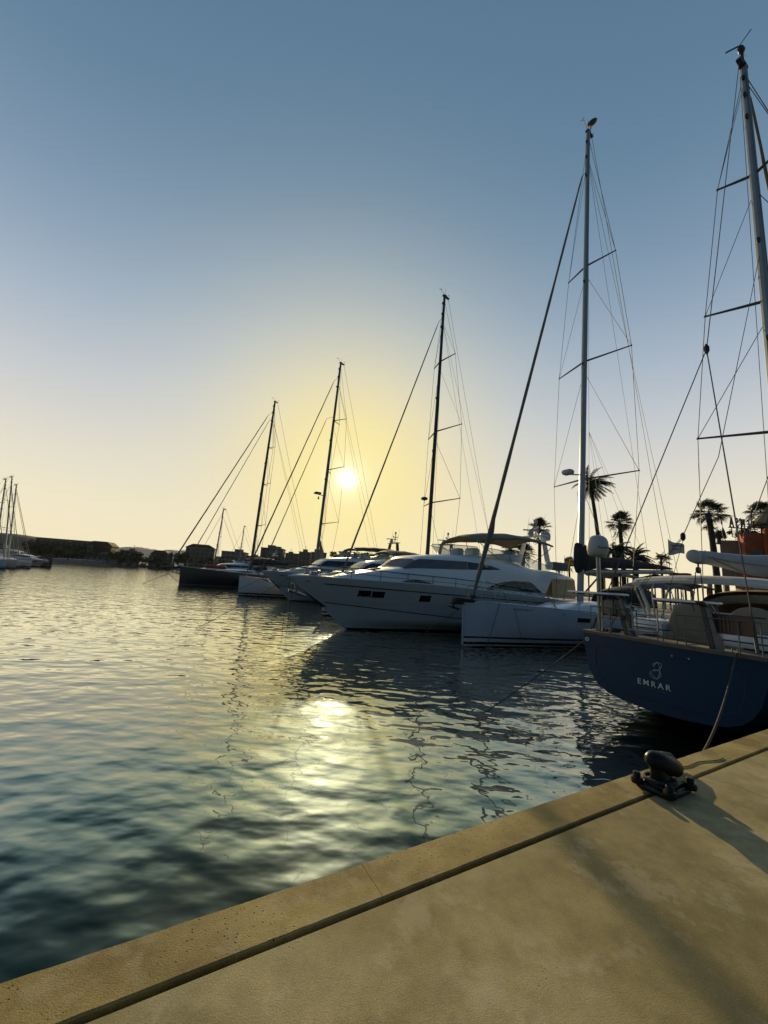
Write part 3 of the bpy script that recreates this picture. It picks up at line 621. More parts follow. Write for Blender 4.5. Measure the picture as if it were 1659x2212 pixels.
# ------------------------------------------------------------------ motor yachts
def motor_yacht(s0, off, label, kx=1.0, kz=1.0, ky=1.0, main=True, canvas='canvas_green', name='motor_yacht', flip=0, at=None, xo=0.0, bimini=True, bx=None, stern_awn=True, sky=1, group=None, loc=None):
    root = boat_root(name, s0, off, label, 'motor yacht', group, flip)
    if loc: root.location = loc
    X = lambda x: x * kx
    Z = lambda z: z * kz
    stem = [(-.6, 4.4), (0, 3.36), (.36, 2.79), (1.2, 1.78), (1.77, .98), (2.11, .53), (2.53, 0)]
    xs = lambda z: X(interp(stem, z / kz))
    Hm = Hull(X(19.9), 4.75 * ky, [(0, Z(2.53)), (.05, Z(2.60)), (.4, Z(2.56)), (.7, Z(2.30)), (1, Z(1.95))], kind='motor', keel=.5, stern=.93, xs=xs)
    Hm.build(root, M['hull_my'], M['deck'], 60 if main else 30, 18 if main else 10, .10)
    Hm.rail(.03, .02, -.02, n=40).build('gunwale', M['gel'], root)
    W_ = lambda x: ky * interp([(2.2, .35), (3.2, 1.0), (4.5, 1.5), (6, 1.78), (8, 1.92), (18, 1.92), (19.65, 1.8)], x)
    Tt = lambda x: interp([(2.2, 2.66), (3.2, 2.90), (4, 3.06), (5.6, 3.36), (5.8, 3.46), (6.4, 3.90), (6.8, 4.12), (8.7, 4.36), (11, 4.52), (13.6, 4.42), (15.9, 4.05), (18.2, 3.96), (19.65, 3.7)], x) + xo * 0
    Bt = lambda x: interp([(2.2, 2.5), (6, 2.45), (12, 2.35), (16.0, 2.1), (16.3, 2.1), (17.1, 3.45), (19.65, 3.5)], x)
    def side(x, z):
        v = max(0, min(1, (z - Bt(x)) / max(.05, Tt(x) - Bt(x)))); return W_(x) * (1 - .17 * v * v)
    XS = [2.2, 2.7, 3.2, 3.8, 4.5, 5.2, 5.6, 5.8, 6.1, 6.4, 6.6, 6.8, 7.4, 8.2, 9, 10, 11, 12, 13, 14, 15, 15.9, 16.3, 16.7, 17.1, 17.8, 18.5, 19.2, 19.65]
    rows = []
    for x in XS:
        zb, zt, ww = Bt(x), Tt(x), W_(x); hv = zt - zb; r_ = []
        prof = [(1 - .17 * v * v, v) for v in (0, .25, .5, .7, .84)] + [(.80, .93), (.66, .985), (.4, 1.0), (0, 1.015)]
        half = [(X(x), ww * a, Z(zb + hv * b)) for a, b in prof]
        rows.append([(p[0], -p[1], p[2]) for p in half] + [(p[0], p[1], p[2]) for p in reversed(half[:-1])])
    mb = MB(); mb.loft(rows, False)
    for q in (0, -1): mb.add(rows[q], [tuple(range(len(rows[q])))])
    mb.build('superstructure', M['gel'], root, 38)
    sf = lambda x, z: side(x / kx, z / kz)
    def win(top, bot, x0, x1, nm='side_window', m='window', n=18):
        for sg in (-1, 1):
            decal(sf, lambda x: Z(top(x / kx)), lambda x: Z(bot(x / kx)), X(x0), X(x1), sg, n, .014).build(nm, M[m], root)
    # windscreen: wraps round the front of the deckhouse
    scr = MB(); R2 = []
    for x in (5.74, 5.85, 5.98, 6.1, 6.22, 6.34, 6.42):
        zb, zt, ww = Bt(x), Tt(x), W_(x); hv = zt - zb; R2.append([(X(x - .012), ww * a * sg * 1.004, Z(zb + hv * b + .016)) for sg, a, b in [(-1, .80, .93), (-1, .66, .985), (-1, .4, 1.0), (1, 0, 1.015), (1, .4, 1), (1, .66, .985), (1, .80, .93)]])
    scr.loft(R2, False); scr.loft([[(p[0] + .01, p[1] * .99, p[2] - .03) for p in r_] for r_ in R2], False)
    scr.build('windscreen', M['cover_grey'] if main else M['window'], root)
    win(lambda x: interp([(5.7, 3.38), (6.3, 3.78), (6.6, 3.92), (9.9, 4.02)], x), lambda x: interp([(5.7, 3.32), (6.4, 3.40), (9.9, 3.56)], x), 5.72, 9.88, 'windscreen_cover', 'cover_grey' if main else 'window')
    win(lambda x: interp([(9.92, 4.02), (11, 3.98), (11.8, 3.9), (12.5, 3.76)], x), lambda x: interp([(9.92, 3.56), (12.5, 3.73)], x), 9.92, 12.5)
    win(lambda x: interp([(11.3, 2.52), (11.6, 2.70), (12.05, 2.86), (12.7, 3.02), (13.4, 3.11), (15.05, 3.16), (15.25, 3.1), (16.1, 2.54)], x), lambda x: interp([(11.3, 2.49), (16.1, 2.49)], x), 11.3, 16.1, n=26)
    if main: win(lambda x: 2.60 + .17 * math.sin(PI * min(1, max(0, (x - 5.43) / 2.05)) ** .9), lambda x: 2.585, 5.43, 7.48, 'cabin_window')
    hf = Hm.at
    for x0, x1, z0, z1 in ((3.4, 4.03, 1.76, 2.07), (4.09, 4.73, 1.74, 2.06), (6.67, 7.3, 1.66, 1.99)):
        for sg in (-1, 1): decal(hf, lambda x: Z(z1), lambda x: Z(z0), X(x0), X(x1), sg, 4, .012).build('hull_window', M['window'], root)
    for nm, za, zb_, x0, x1, th, mm in (('rubbing_strake', 2.28, 1.78, 1.7, 19.2, .05, 'black'), ('chine_line', 1.36, .42, 1.95, 19.0, .045, 'black'), ('upper_chine_line', 1.52, .60, 1.9, 19.0, .015, 'gel_trim')):
        f0 = lambda x: Z(interp([(x0, za), (x0 + 8, lerp(za, zb_, .62 if za < 2 else .42)), (x1, zb_)], x / kx))
        for sg in (-1, 1): decal(hf, lambda x: f0(x) + th / 2, lambda x: f0(x) - th / 2, X(x0), X(x1), sg, 40, .02 if za > 2 else .008).build(nm, M[mm], root)
    # anchor, stem plate, fairleads
    pl = MB()
    for sg in (-1, 1):
        R3 = []
        for i in range(8):
            z = lerp(2.0, 1.12, i / 7); x0 = xs(Z(z)); R3.append([(x0 + .0, sg * (.012), Z(z)), (x0 + .02 + .22 * i / 7, sg * (hf(x0 + .02 + .22 * i / 7, Z(z)) + .014), Z(z))])
        pl.loft(R3, False)
    pl.build('stem_plate', M['alu_dark'], root)
    a_ = MB(); a_.tube([(X(.35), 0, Z(2.3)), (X(.45), 0, Z(1.95)), (X(.55), 0, Z(1.78))], .045, 6); a_.tube([(X(.10), 0, Z(1.86)), (X(.55), 0, Z(1.74)), (X(1.0), 0, Z(1.62))], [.07, .09, .04], 8); a_.loft([[(X(.05), -.22, Z(1.95)), (X(.05), .22, Z(1.95))], [(X(.35), -.24, Z(1.72)), (X(.35), .24, Z(1.72))], [(X(.95), -.03, Z(1.6)), (X(.95), .03, Z(1.6))]], False)
    a_.build('anchor', M['steel'], root)
    for xx, zz in ((.95, 2.38), (9.5, 2.40)):
        for sg in (-1, 1):
            q = MB(); q.lathe([(.001, 0), (.11, 0), (.10, .03), (.05, .035), (.001, .01)], (X(xx), sg * (hf(X(xx), Z(zz)) + .0), Z(zz)), 14, M=Matrix.Rotation(-sg * PI / 2, 3, 'X') @ Matrix.Scale(.55, 3, (0, 1, 0))); q.build('fairlead', M['steel'], root)
    # bow rail
    for sg in (-1, 1):
        pts, nS = [], 11
        for i in range(nS + 1):
            t = lerp(0.0, .80, i / nS); x, y, z = Hm.pt(t, 1); y = max(0, y - .1); h = lerp(.62, .46, min(1, t * 3)) if i < nS else .05
            pts.append((x - (.3 if i == 0 else 0), sg * y, z + h))
            if 0 < i < nS: q = MB(); q.tube([(x, sg * y, z - .02), (x, sg * y, z + h)], .019, 5); q.build('stanchion', M['alu_mid'], root)
        q = MB(); q.tube(pts, .028, 6); q.tube([(p[0], p[1], p[2] - .26) for p in pts[1:]], .013, 5); q.build('bow_rail', M['alu_mid'], root)
    # deck hatches and windlass
    for xx, s_ in ((3.3, .5), (4.7, .6)):
        q = MB(); q.rbox((X(xx), 0, Z(Tt(xx)) + .03), (s_, s_, .07), .02, ry=-.2); q.build('deck_hatch', M['window'], root)
    q = MB(); q.rbox((X(1.3), 0, Z(2.75)), (.4, .3, .22), .05); q.lathe([(.12, 0), (.12, .05), (.06, .08), (.06, .16), (.11, .2), (.001, .22)], (X(1.6), .15, Z(2.72)), 12); q.build('windlass', M['steel'], root)
    # wipers
    if main:
        q = MB()
        for xx in (6.6, 8.2): q.tube([(X(xx), -side(xx, 3.6) - .03, 3.6), (X(xx + .9), -side(xx + .9, 3.95) - .03, 3.9)], .012, 4)
        q.build('wiper', M['black'], root)
    # flybridge screen
    fs = MB(); fr = MB(); RR = []
    for k in range(-8, 9):
        q = k / 8; yy = 1.45 * ky * math.sin(q * PI / 2) ; xx = 8.9 + 1.3 * (1 - math.cos(q * PI / 2)); xx = xx + max(0, abs(q) - .0) * 1.0
        RR.append(((X(xx - .32), yy * 1.04, Z(4.98)), (X(xx + .25), yy, Z(4.42))))
    fs.loft([[a for a, b in RR], [b for a, b in RR]], False); fs.build('flybridge_screen', M['glass'], root)
    fr.tube([a for a, b in RR], .02, 6); fr.build('screen_rail', M['black'], root)
    for sg in (-1, 1):
        sw = MB(); sw.loft([[(X(x), sg * 1.62 * ky, Z(interp([(11.2, 4.98), (14, 4.92), (17.2, 4.28)], x))), (X(x), sg * 1.72 * ky, Z(Tt(x)) - .1)] for x in (11.2, 12, 13, 14, 15, 16, 17.2)], False); sw.build('side_screen', M['glass'], root)
        sr = MB(); sr.tube([(X(x), sg * 1.62 * ky, Z(interp([(11.2, 4.98), (14, 4.92), (17.2, 4.28)], x))) for x in (11.2, 12, 13, 14, 15, 16, 17.2)], .02, 6); sr.build('side_rail', M['steel'], root)
    st = MB(); st.rbox((X(12.2), .4, Z(4.75)), (.6, .9, .7), .12); st.rbox((X(14.4), 0, Z(4.6)), (1.6, 2.2, .5), .15); st.build('flybridge_seat', M['gel'], root)
    st = MB(); st.rbox((X(11.0), .5, Z(4.72)), (.5, .8, .5), .1); st.build('helm_console', M['gel_trim'], root)
    if bimini:
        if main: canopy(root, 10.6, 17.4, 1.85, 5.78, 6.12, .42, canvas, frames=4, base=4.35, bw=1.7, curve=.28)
        elif bx: canopy(root, bx[0], bx[1], 1.75, bx[2], bx[3], .26, canvas, frames=4, base=4.3, bw=1.6, curve=.12)
        else: canopy(root, X(11), X(16.5), 1.75, Z(5.55), Z(5.75), .32, canvas, frames=4, base=4.3, bw=1.6, curve=.16)
    # radar arch / mast
    for sg in (-1, 1):
        ar = MB(); x1 = 16.7 if main else 15.2
        ar.loft([[(X(x1 + .1) + dx, sg * (1.35 * ky) + dy, Z(4.2)) for dx, dy in ((.55, -.08), (.95, -.08), (.95, .08), (.55, .08))], [(X(x1 + .9) + dx, sg * .75 * ky + dy, Z(6.45)) for dx, dy in ((0, -.06), (.30, -.06), (.30, .06), (0, .06))]], True, True)
        ar.build('arch_leg', M['gel'] if main else M['alu_dark'], root)
    xa = X((16.7 if main else 15.2) + 1.1)
    ar = MB(); ar.rbox((xa, 0, Z(6.48)), (.55, 1.9 * ky, .10), .04); ar.build('arch_top', M['gel'], root)
    if main:
        d = MB(); d.lathe([(.30, 0), (.36, .06), (.37, .35), (.33, .52), (.22, .63), (.08, .68), (.001, .685)], (xa + .55, -.45, 6.22), 20); d.build('satellite_dome', M['dome'], root)
    d = MB(); d.lathe([(.14, 0), (.2, .1), (.2, .28), (.12, .36), (.001, .37)], (xa - .25, .15, Z(6.5)), 14); d.box((xa - .25, .15, Z(6.5) + .42), (.1, 1.15, .09), rz=1.0); d.build('radar_scanner', M['dome'], root)
    d = MB(); d.tube([(xa + .1, 0, Z(6.5)), (xa + .15, 0, Z(7.55))], .045, 6); d.box((xa + .15, 0, Z(7.6)), (.14, .14, .26)); d.box((xa + .1, 0, Z(7.1)), (.5, .06, .05)); d.lathe([(.05, 0), (.09, .05), (.05, .16), (.001, .17)], (xa - .1, 0, Z(7.1)), 8); d.lathe([(.05, 0), (.07, .05), (.04, .14), (.001, .15)], (xa + .35, 0, Z(7.1)), 8); d.build('light_mast', M['gel_trim'], root)
    for yy in (-.7, .7): d = MB(); d.tube([(xa, yy, Z(6.5)), (xa + .25, yy, Z(8.1))], [.015, .005], 5); d.build('aerial', M['black'], root)
    # stern: cockpit awning, transom platform
    if stern_awn:
        aw = MB()
        for sg in (-1, 1):
            R4 = []
            for i in range(9):
                x = lerp(17.15, 19.6, i / 8); wv_ = .02 * math.sin(i * 2.2)
                R4.append([(X(x), sg * (1.86 * ky + wv_), Z(3.5)), (X(x) + .02, sg * (1.9 * ky - wv_), Z(2.9)), (X(x), sg * (1.93 * ky + wv_), Z(2.22))])
            aw.loft(R4, False); aw.loft([[(a[0], a[1] - sg * .02, a[2]) for a in r_] for r_ in R4], False)
        aw.loft([[(X(19.62), -1.86 * ky, Z(3.5)), (X(19.62), -1.9 * ky, Z(2.2))], [(X(19.62), 1.86 * ky, Z(3.5)), (X(19.62), 1.9 * ky, Z(2.2))]], False)
        aw.build('cockpit_awning', M['canvas_beige'], root)
        q = MB(); q.rbox((X(18.35), -1.55 * ky, Z(4.35)), (1.5, .5, .55), .06); q.build('deck_locker', M['cover_grey'], root)
        q = MB(); q.lathe([(.001, 0), (.22, .05), (.28, .3), (.22, .55), (.001, .6)], (X(17.4), -1.5 * ky, Z(4.05)), 12); q.build('liferaft', M['gel'], root)
    q = MB(); q.rbox((X(20.3), 0, .45), (1.3, 3.9 * ky, .12), .05); q.build('bathing_platform', M['teak'], root)
    return root, Hm
my, HMY = motor_yacht(5.4, 18.9, 'large white motor yacht with an olive bimini and grey windscreen cover')
mb = MB(); mb.add([(0, 0, 0)], []); 
myb, H_b = motor_yacht(8.2, 37.4, 'white motor yacht with a black bimini and dark radar arch, behind the tan bimini one', kx=.87, kz=1.04, bx=(8.7, 13.8, 5.72, 5.95), main=False, canvas='canvas_black', stern_awn=False, group='motor yachts in the row')
mya, H_a = motor_yacht(9.0, 30.6, 'white motor yacht with a tan bimini just behind the big motor yacht', kx=.95, kz=1.0, bx=(8.1, 11.9, 5.22, 5.20), main=False, canvas='canvas_tan', stern_awn=False, group='motor yachts in the row')
myc, H_c = motor_yacht(2.0, 64.5, 'low dark-windowed motor yacht behind the black-hulled sailboat', kx=.85, kz=.80, main=False, canvas='canvas_black', stern_awn=False, group='motor yachts in the row')

# ------------------------------------------------------------------ the other sailboats in the row
SH3 = [(0, 2.0), (.3, 1.7), (.7, 1.5), (1, 1.45)]
def sail_yacht(s0, off, label, Lh, B, hullm, base, top, spr, rad, mm, stays, aft, sprit=False, cover='canvas_black', wr=.016, root=None, boomx=5.5, coachx=(4, 11), sheer=SH3, gear=1, hatch=True, wires='wire'):
    root = root or boat_root('sailboat', s0, off, label)
    Hs = Hull(Lh, B, sheer, rake=.1, wlrake=.5, stern=.78)
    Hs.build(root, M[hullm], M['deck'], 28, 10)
    Hs.rail(.035, .01, -.03, n=24).build('toe_rail', M['gel_trim'], root)
    z0 = interp(sheer, .4)
    coach(root, coachx[0], coachx[1], B * .29, z0 - .02, .5)
    rig(root, base, top, spr, rad, M[mm], stays, aft=aft, chain=(.7, B * .44, z0), wr=wr, wm_=wires, gear=gear)
    x0 = base[0] + .2 * (1 if aft[0] > base[0] else -1)
    c = MB(); R_ = []
    for i in range(8):
        q = i / 7; x = x0 + q * boomx; h_ = lerp(.75, .35, q); zz = z0 + 1.35 + .25 * q
        R_.append([(x, .17 * math.sin(2 * PI * k / 10) * lerp(1.2, .8, q), zz + h_ * .5 - h_ * .5 * math.cos(2 * PI * k / 10)) for k in range(10)])
    c.loft(R_, True, True); c.build('sail_cover', M[cover], root, 50)
    b = MB(); b.tube([(x0, 0, z0 + 1.30), (x0 + boomx + .3, 0, z0 + 1.55)], .09, 8); b.build('boom', M[mm], root)
    rails(Hs, root, .04, .92, 7, .6, r=.015, top=.012)
    hood(root, coachx[1] - 1.2, coachx[1] + .5, B * .27, z0 + .25, z0 + 1.25, cover)
    return root, Hs
sb3, H3 = sail_yacht(9.6, 25.0, 'sailing yacht with a black mast rising behind the big motor yacht', 17, 4.6, 'hull_sail', (8.45, 1.9), (9.05, 28.17),
    [(21.7, 1.45, .45), (15.2, 2.25, .9), (9.05, 2.4, 1.0)], (.16, .11), 'alu_dark', [(1.0, 1.95, 8.55, 25.4, .075)], (16.6, 1.6))
mb = MB(); mb.rbox((8.12, .25, 9.35), (.45, .45, .26), .1); mb.build('radar_dome', M['black'], sb3)
sb2, H2 = sail_yacht(7.0, 42.1, 'white-hulled sailing yacht with a grey mast, left of the motor yachts', 17.5, 4.8, 'hull_sail', (8.0, 1.9), (8.8, 28.9),
    [(21.2, 1.1, 1.2), (14.95, 2.1, 1.2), (8.45, 2.1, 1.3)], (.17, .12), 'alu_mid', [(.6, 2.2, 8.15, 26.3, .085), (1.95, 2.3, 7.65, 21.2, .06)], (17.2, 1.6))
mb = MB(); mb.rbox((7.35, -.3, 11.9), (.75, .7, .22), .08); mb.tube([(8.1, 0, 11.8), (7.5, -.2, 11.8)], .05, 5); mb.lathe([(.05, -.5), (.12, -.45), (.02, -.1), (.001, -.05)], (7.5, -.3, 11.7), 8); mb.build('radar_dome', M['black'], sb2)
# grey triangular mainsail corner left hoisted at the foot of its mast
ts = MB(); ts.loft([[(8.3, .05, 6.6), (8.34, .05, 6.6)], [(8.35, .08, 5.2), (9.0, .12, 4.9)], [(8.3, .1, 3.9), (9.7, .2, 3.6)], [(8.3, .1, 3.3), (9.9, .22, 3.2)]], False); ts.loft([[(8.3, -.01, 6.6), (8.34, -.01, 6.6)], [(8.35, -.02, 5.2), (9.0, .02, 4.9)], [(8.3, 0, 3.9), (9.7, .1, 3.6)], [(8.3, 0, 3.3), (9.9, .12, 3.2)]], False); ts.build('mainsail_corner', M['cover_grey'], sb2)
sb1, H1 = sail_yacht(2.2, 60.6, 'black-hulled sailing yacht with a bowsprit at the far end of the row', 19.5, 5.0, 'hull_dark', (9.3, 2.2), (9.9, 29.8),
    [(21.9, .7, .9), (15.85, 1.1, .9), (9.34, 1.3, 1.0)], (.2, .14), 'alu_dark', [(-.8, 3.6, 9.15, 27.3, .10), (.6, 2.7, 9.45, 26.6, .06)], (19, 1.9), sheer=[(0, 2.5), (.3, 2.15), (.7, 1.9), (1, 1.9)], wr=.02)
mb = MB(); mb.tube([(.6, 0, 2.45), (-1.0, 0, 2.3), (-2.2, 0, 2.1)], .10, 8); mb.build('bowsprit', M['alu_dark'], sb1)
mb = MB()
for sg in (-1, 1): mb.tube([(-2.1, 0, 2.1), (.9, sg * .7, 1.1)], .03, 5)
mb.tube([(-2.1, 0, 2.1), (.02, 0, .3)], .03, 5); mb.tube([(-2.1, 0, 2.1), (-.8, 0, 3.6)], .04, 5); mb.build('bobstay', M['wire'], sb1)
mb = MB(); mb.rbox((4.3, -1.2, 2.75), (2.8, 1.3, .5), .22); mb.build('upturned_dinghy', M['red'], sb1)

# ------------------------------------------------------------------ blue yacht moored stern-out beside our quay
eb = boat_root('sailboat', 9.1, 4.33, 'navy blue yacht seen from its lettered stern, moored beside the quay')
TP = [(0, 0), (.12, .002), (.24, .012), (.45, .035), (.63, .075), (.76, .15), (.85, .26), (.92, .42), (.965, .62), (.99, .82), (1, 1)]
EB = [(0, 1.66), (1.5, 1.92), (4, 2.2), (7, 2.25), (10, 1.9), (12.5, 1.15), (14.3, .45), (15.3, .05)]
ES = [(0, 1.80), (4, 1.74), (8, 1.80), (12, 1.95), (15.3, 2.15)]
EK = [(0, .47), (1, .20), (3, -.25), (7, -.7), (12, -.45), (14.8, 0), (15.3, .3)]
def ept(x, q, sg):
    a, h = q; b = interp(EB, x); k = max(0, (x - 9) / 6.3); a2 = lerp(a, h ** .8, k)
    xo = -.11 * (1 - a * a) * max(0, 1 - x / 1.5) + .0
    return (x + xo, sg * b * a2, lerp(interp(EK, x), interp(ES, x), h))
mb = MB(); XE = [0, .25, .6, 1, 1.6, 2.4, 3.2, 4.2, 5.4, 6.6, 8, 9.4, 10.8, 12, 13, 14, 14.7, 15.1, 15.3]
for sg in (-1, 1): mb.loft([[ept(x, q, sg) for q in TP] for x in XE], False)
tr_ = [[ept(0, q, 1) for q in TP], [ept(0, q, -1) for q in TP]]
def tx(y): return -.11 * (1 - min(1, abs(y) / 1.66) ** 2)
cols = []
for q in TP:
    a, b = ept(0, q, -1), ept(0, q, 1); cols.append([(tx(lerp(a[1], b[1], i / 16)) if True else 0, lerp(a[1], b[1], i / 16), a[2]) for i in range(17)])
mb.loft(cols, False); mb.build('hull', M['hull_blue'], eb, 50)
d = MB(); rows = []
for x in XE:
    b = interp(EB, x); z = interp(ES, x) - .01; rows.append([(x + (-.11 * (1 - q * q) * max(0, 1 - x / 1.5)), b * q * .99, z + .05 * (1 - q * q)) for q in (-1, -.75, -.5, -.25, 0, .25, .5, .75, 1)])
d.loft(rows, False); d.build('deck', M['teak'], eb, 60)
cr = MB()
tp_ = [(tx(y) - .0, y, 1.83) for y in [lerp(-1.66, 1.66, i / 20) for i in range(21)]]
rows = [[(p[0] - .035, p[1], 1.79), (p[0] - .035, p[1], 1.85), (p[0] - .02, p[1], 1.862), (p[0] + .10, p[1], 1.862), (p[0] + .115, p[1], 1.80)] for p in tp_]; cr.loft(rows, True, True)
for sg in (-1, 1):
    rows = []
    for i in range(24):
        x = lerp(0.02, 15.1, i / 23); b = interp(EB, x); z = interp(ES, x); rows.append([(x, sg * (b + .025), z - .01), (x, sg * (b + .025), z + .05), (x, sg * (b - .09), z + .055), (x, sg * (b - .09), z - .01)])
    cr.loft(rows, True, True)
cr.build('caprail', M['teak_trim'], eb, 40)
def gl(pts, m='black', nm='hatch_seam', r=.0045):
    q = MB(); q.tube([(tx(y) - .003, y, z) for y, z in pts], r, 5); return q.build(nm, M[m], eb)
def seg(a, b, n=8): return [(lerp(a[0], b[0], i / n), lerp(a[1], b[1], i / n)) for i in range(n + 1)]
gl(seg((1.20, 1.58), (-1.28, 1.59)) + [(-1.34, 1.55), (-1.36, 1.48)] + seg((-1.36, 1.4), (-1.30, 1.02), 4) + [(-1.22, .86), (-1.0, .76)] + seg((-.6, .72), (.9, .70)) + [(1.1, .76), (1.28, .98), (1.34, 1.3), (1.30, 1.52), (1.20, 1.58)])
gl(seg((1.06, .68), (.74, .66), 3) + [(.71, .64), (.71, .545)]); gl([(.66, .545), (.66, .65)] + seg((.63, .66), (-.34, .665), 6) + [(-.38, .64), (-.38, .55)]); gl([(-.43, .55), (-.43, .66)] + seg((-.45, .67), (-.9, .69), 4))
text_mesh('EMRAR', .155, 'stern_lettering', M['letter'], eb, (-.118, .09, .945), (PI / 2, 0, -PI / 2), 1.42, .004, .0015)
text_mesh('MUIDERZAND', .050, 'home_port_lettering', M['letter_dim'], eb, (-.116, .075, .875), (PI / 2, 0, -PI / 2), 1.5, .003)
LG = [(0.05, 1.35), (0.01, 1.41), (-0.02, 1.45), (-0.04, 1.41), (-0.06, 1.36), (-0.065, 1.32), (-0.06, 1.26), (-0.045, 1.2), (-0.015, 1.14), (0.0, 1.105), (0.03, 1.13), (0.07, 1.17), (0.1, 1.22), (0.11, 1.245), (0.128, 1.21), (0.13, 1.17), (0.11, 1.14), (0.07, 1.12), (0.03, 1.115), (-0.02, 1.13), (-0.05, 1.155), (-0.075, 1.19), (-0.078, 1.23), (-0.06, 1.26), (-0.03, 1.275), (0.0, 1.285), (0.03, 1.29), (0.065, 1.277), (0.07, 1.258), (0.035, 1.268), (0.0, 1.283), (-0.045, 1.31), (-0.08, 1.35), (-0.1, 1.39), (-0.09, 1.42), (-0.06, 1.437), (-0.02, 1.435), (0.015, 1.425), (0.045, 1.41), (0.06, 1.385), (0.05, 1.35)]
q = MB(); q.tube([(-.1145, .02 + y, z) for y, z in LG], .0042, 5); q.build('stern_emblem', M['letter'], eb)
for y in (-.27, -.55):
    q = MB(); q.lathe([(.001, 0), (.02, 0), (.016, .012), (.001, .015)], (tx(y) - .0, y, 1.62), 10, M=Matrix.Rotation(-PI / 2, 3, 'Y')); q.build('hatch_catch', M['steel'], eb)
q = MB(); q.tube([(tx(1.55) - .012, 1.55 + .035 * math.cos(a), 1.645 + .035 * math.sin(a)) for a in [2 * PI * k / 16 for k in range(17)]], .011, 6); q.build('fairlead_ring', M['gel'], eb)
# radome pole
q = MB(); q.tube([(.2, 1.38, 1.82), (.2, 1.38, 3.68)], .036, 8); q.tube([(.2, 1.30, 1.82), (.2, 1.32, 3.60)], .016, 6); q.build('radome_pole', M['steel'], eb)
q = MB(); q.lathe([(.10, 0), (.18, .02), (.225, .07), (.238, .14), (.243, .155), (.243, .28), (.232, .37), (.20, .45), (.14, .505), (.07, .528), (.001, .532)], (.2, 1.37, 3.63), 28); dome = q.build('satellite_dome', M['dome'], eb, 50)
q = MB(); q.tube([(  .2 + .2425 * math.cos(a), 1.37 + .2425 * math.sin(a), 3.775) for a in [2 * PI * k / 32 for k in range(33)]], .0035, 4); q.build('dome_seam', M['gel_trim'], dome)
dl = text_mesh('Raymarine', .078, 'dome_lettering', M['letter_dark'], dome, (0, 0, 0), (0, 0, 0), 1.05, .001, .0012)
for v in dl.data.vertices:
    # wrap the word round the dome
    a = R(-107) + v.co.x / .243; z_ = v.co.y; rr_ = .2435 + v.co.z
    v.co = (.2 + rr_ * math.cos(a), 1.37 + rr_ * math.sin(a), 3.815 + z_)
# davits: two dark angled posts
for (y0, y1, x1) in ((.70, .92, .15), (-.85, -.74, .15)):
    for dy in (0, -.10):
        q = MB(); q.loft([[(.18 + a, y0 + dy + b, 1.84) for a, b in ((-.06, -.045), (.06, -.045), (.06, .045), (-.06, .045))], [(x1 + a, y1 + dy * .8 + b, 2.62) for a, b in ((-.045, -.035), (.045, -.035), (.045, .035), (-.045, .035))], [(x1 - .25 + a, y1 + dy * .8 + b, 2.72) for a, b in ((-.03, -.03), (.03, -.03), (.03, .03), (-.03, .03))]], True, True); q.build('davit_post', M['alu_dark'] if dy == 0 else M['alu_mid'], eb, 40)
# solar panels like wings over the stern rail
for yc, w_, zc, tl in ((1.50, 1.15, 2.74, .03), (-.38, .96, 2.70, .05)):
    q = MB(); q.rbox((.35, yc, zc), (.72, w_, .045), .015); p = q.build('solar_panel', M['gel'], eb); q = MB(); q.rbox((.35, yc, zc + .026), (.66, w_ - .06, .008), .002); q.build('solar_cells', M['solar'], p)
    q = MB()
    for dx in (-.2, .25): q.tube([(.35 + dx, yc - w_ * .45, zc - .04), (.35 + dx, yc + w_ * .45, zc - .04)], .016, 6)
    q.tube([(.15, yc - w_ * .5, zc - .04), (.30, yc - w_ * .58, zc - .28), (.30, yc - w_ * .60, 2.2)], .016, 6)
    for k_ in range(3): q.tube([(.6, yc - w_ * .4 + k_ * .2, zc - .03), (.5, yc - w_ * .5 + k_ * .2, zc - .2)], .012, 5)
    q.build('panel_bracket', M['steel'], eb)
# pushpit rails with gates
for z_, r_ in ((2.42, .013), (2.16, .007)):
    q = MB(); q.tube([(.16, 1.56, z_), (.10, 1.0, z_), (.06, .45, z_)], r_, 6); q.tube([(.06, -.3, z_), (.10, -.9, z_), (.18, -1.56, z_), (1.5, -1.82, z_)], r_, 6); q.tube([(.16, 1.56, z_), (1.5, 1.82, z_), (4, 2.1, z_)], r_, 6); q.build('pushpit_rail', M['alu_mid'], eb)
for x_, y_ in ((.16, 1.56), (.06, .45), (.08, .62), (.06, -.3), (.07, -.45), (.14, -1.25), (.18, -1.55), (1.5, 1.82), (1.5, -1.82), (.10, 1.05), (.055, .05), (.06, -.05)):
    q = MB(); q.tube([(x_, y_, 1.82), (x_, y_, 2.42 if abs(y_) > .1 else 2.2)], .011, 6); q.build('stanchion', M['alu_mid'], eb)
q = MB()
for k_ in range(4): q.tube([(.10, .50, 2.05 + .1 * k_), (.10, .05, 2.05 + .1 * k_)], .014, 6)
q.tube([(.02, .52, 2.45), (.02, .52, 2.05), (-.04, .46, 1.98), (-.04, .08, 1.98), (.02, .02, 2.05), (.02, .02, 2.5)], .017, 7); q.tube([(.0, .48, 2.02), (-.2, .48, 2.02), (-.2, .06, 2.02), (0, .06, 2.02)], .015, 6); q.build('boarding_ladder', M['steel'], eb)
q = MB()
for k_ in range(7):
    a = random.uniform(-.3, .5); q.box((.14 + random.uniform(-.05, .1), .62 + a * .4, 2.25 + random.uniform(-.1, .22)), (.06, random.uniform(.03, .09), random.uniform(.05, .16)), rz=a)
q.build('rail_fittings', M['black'], eb)
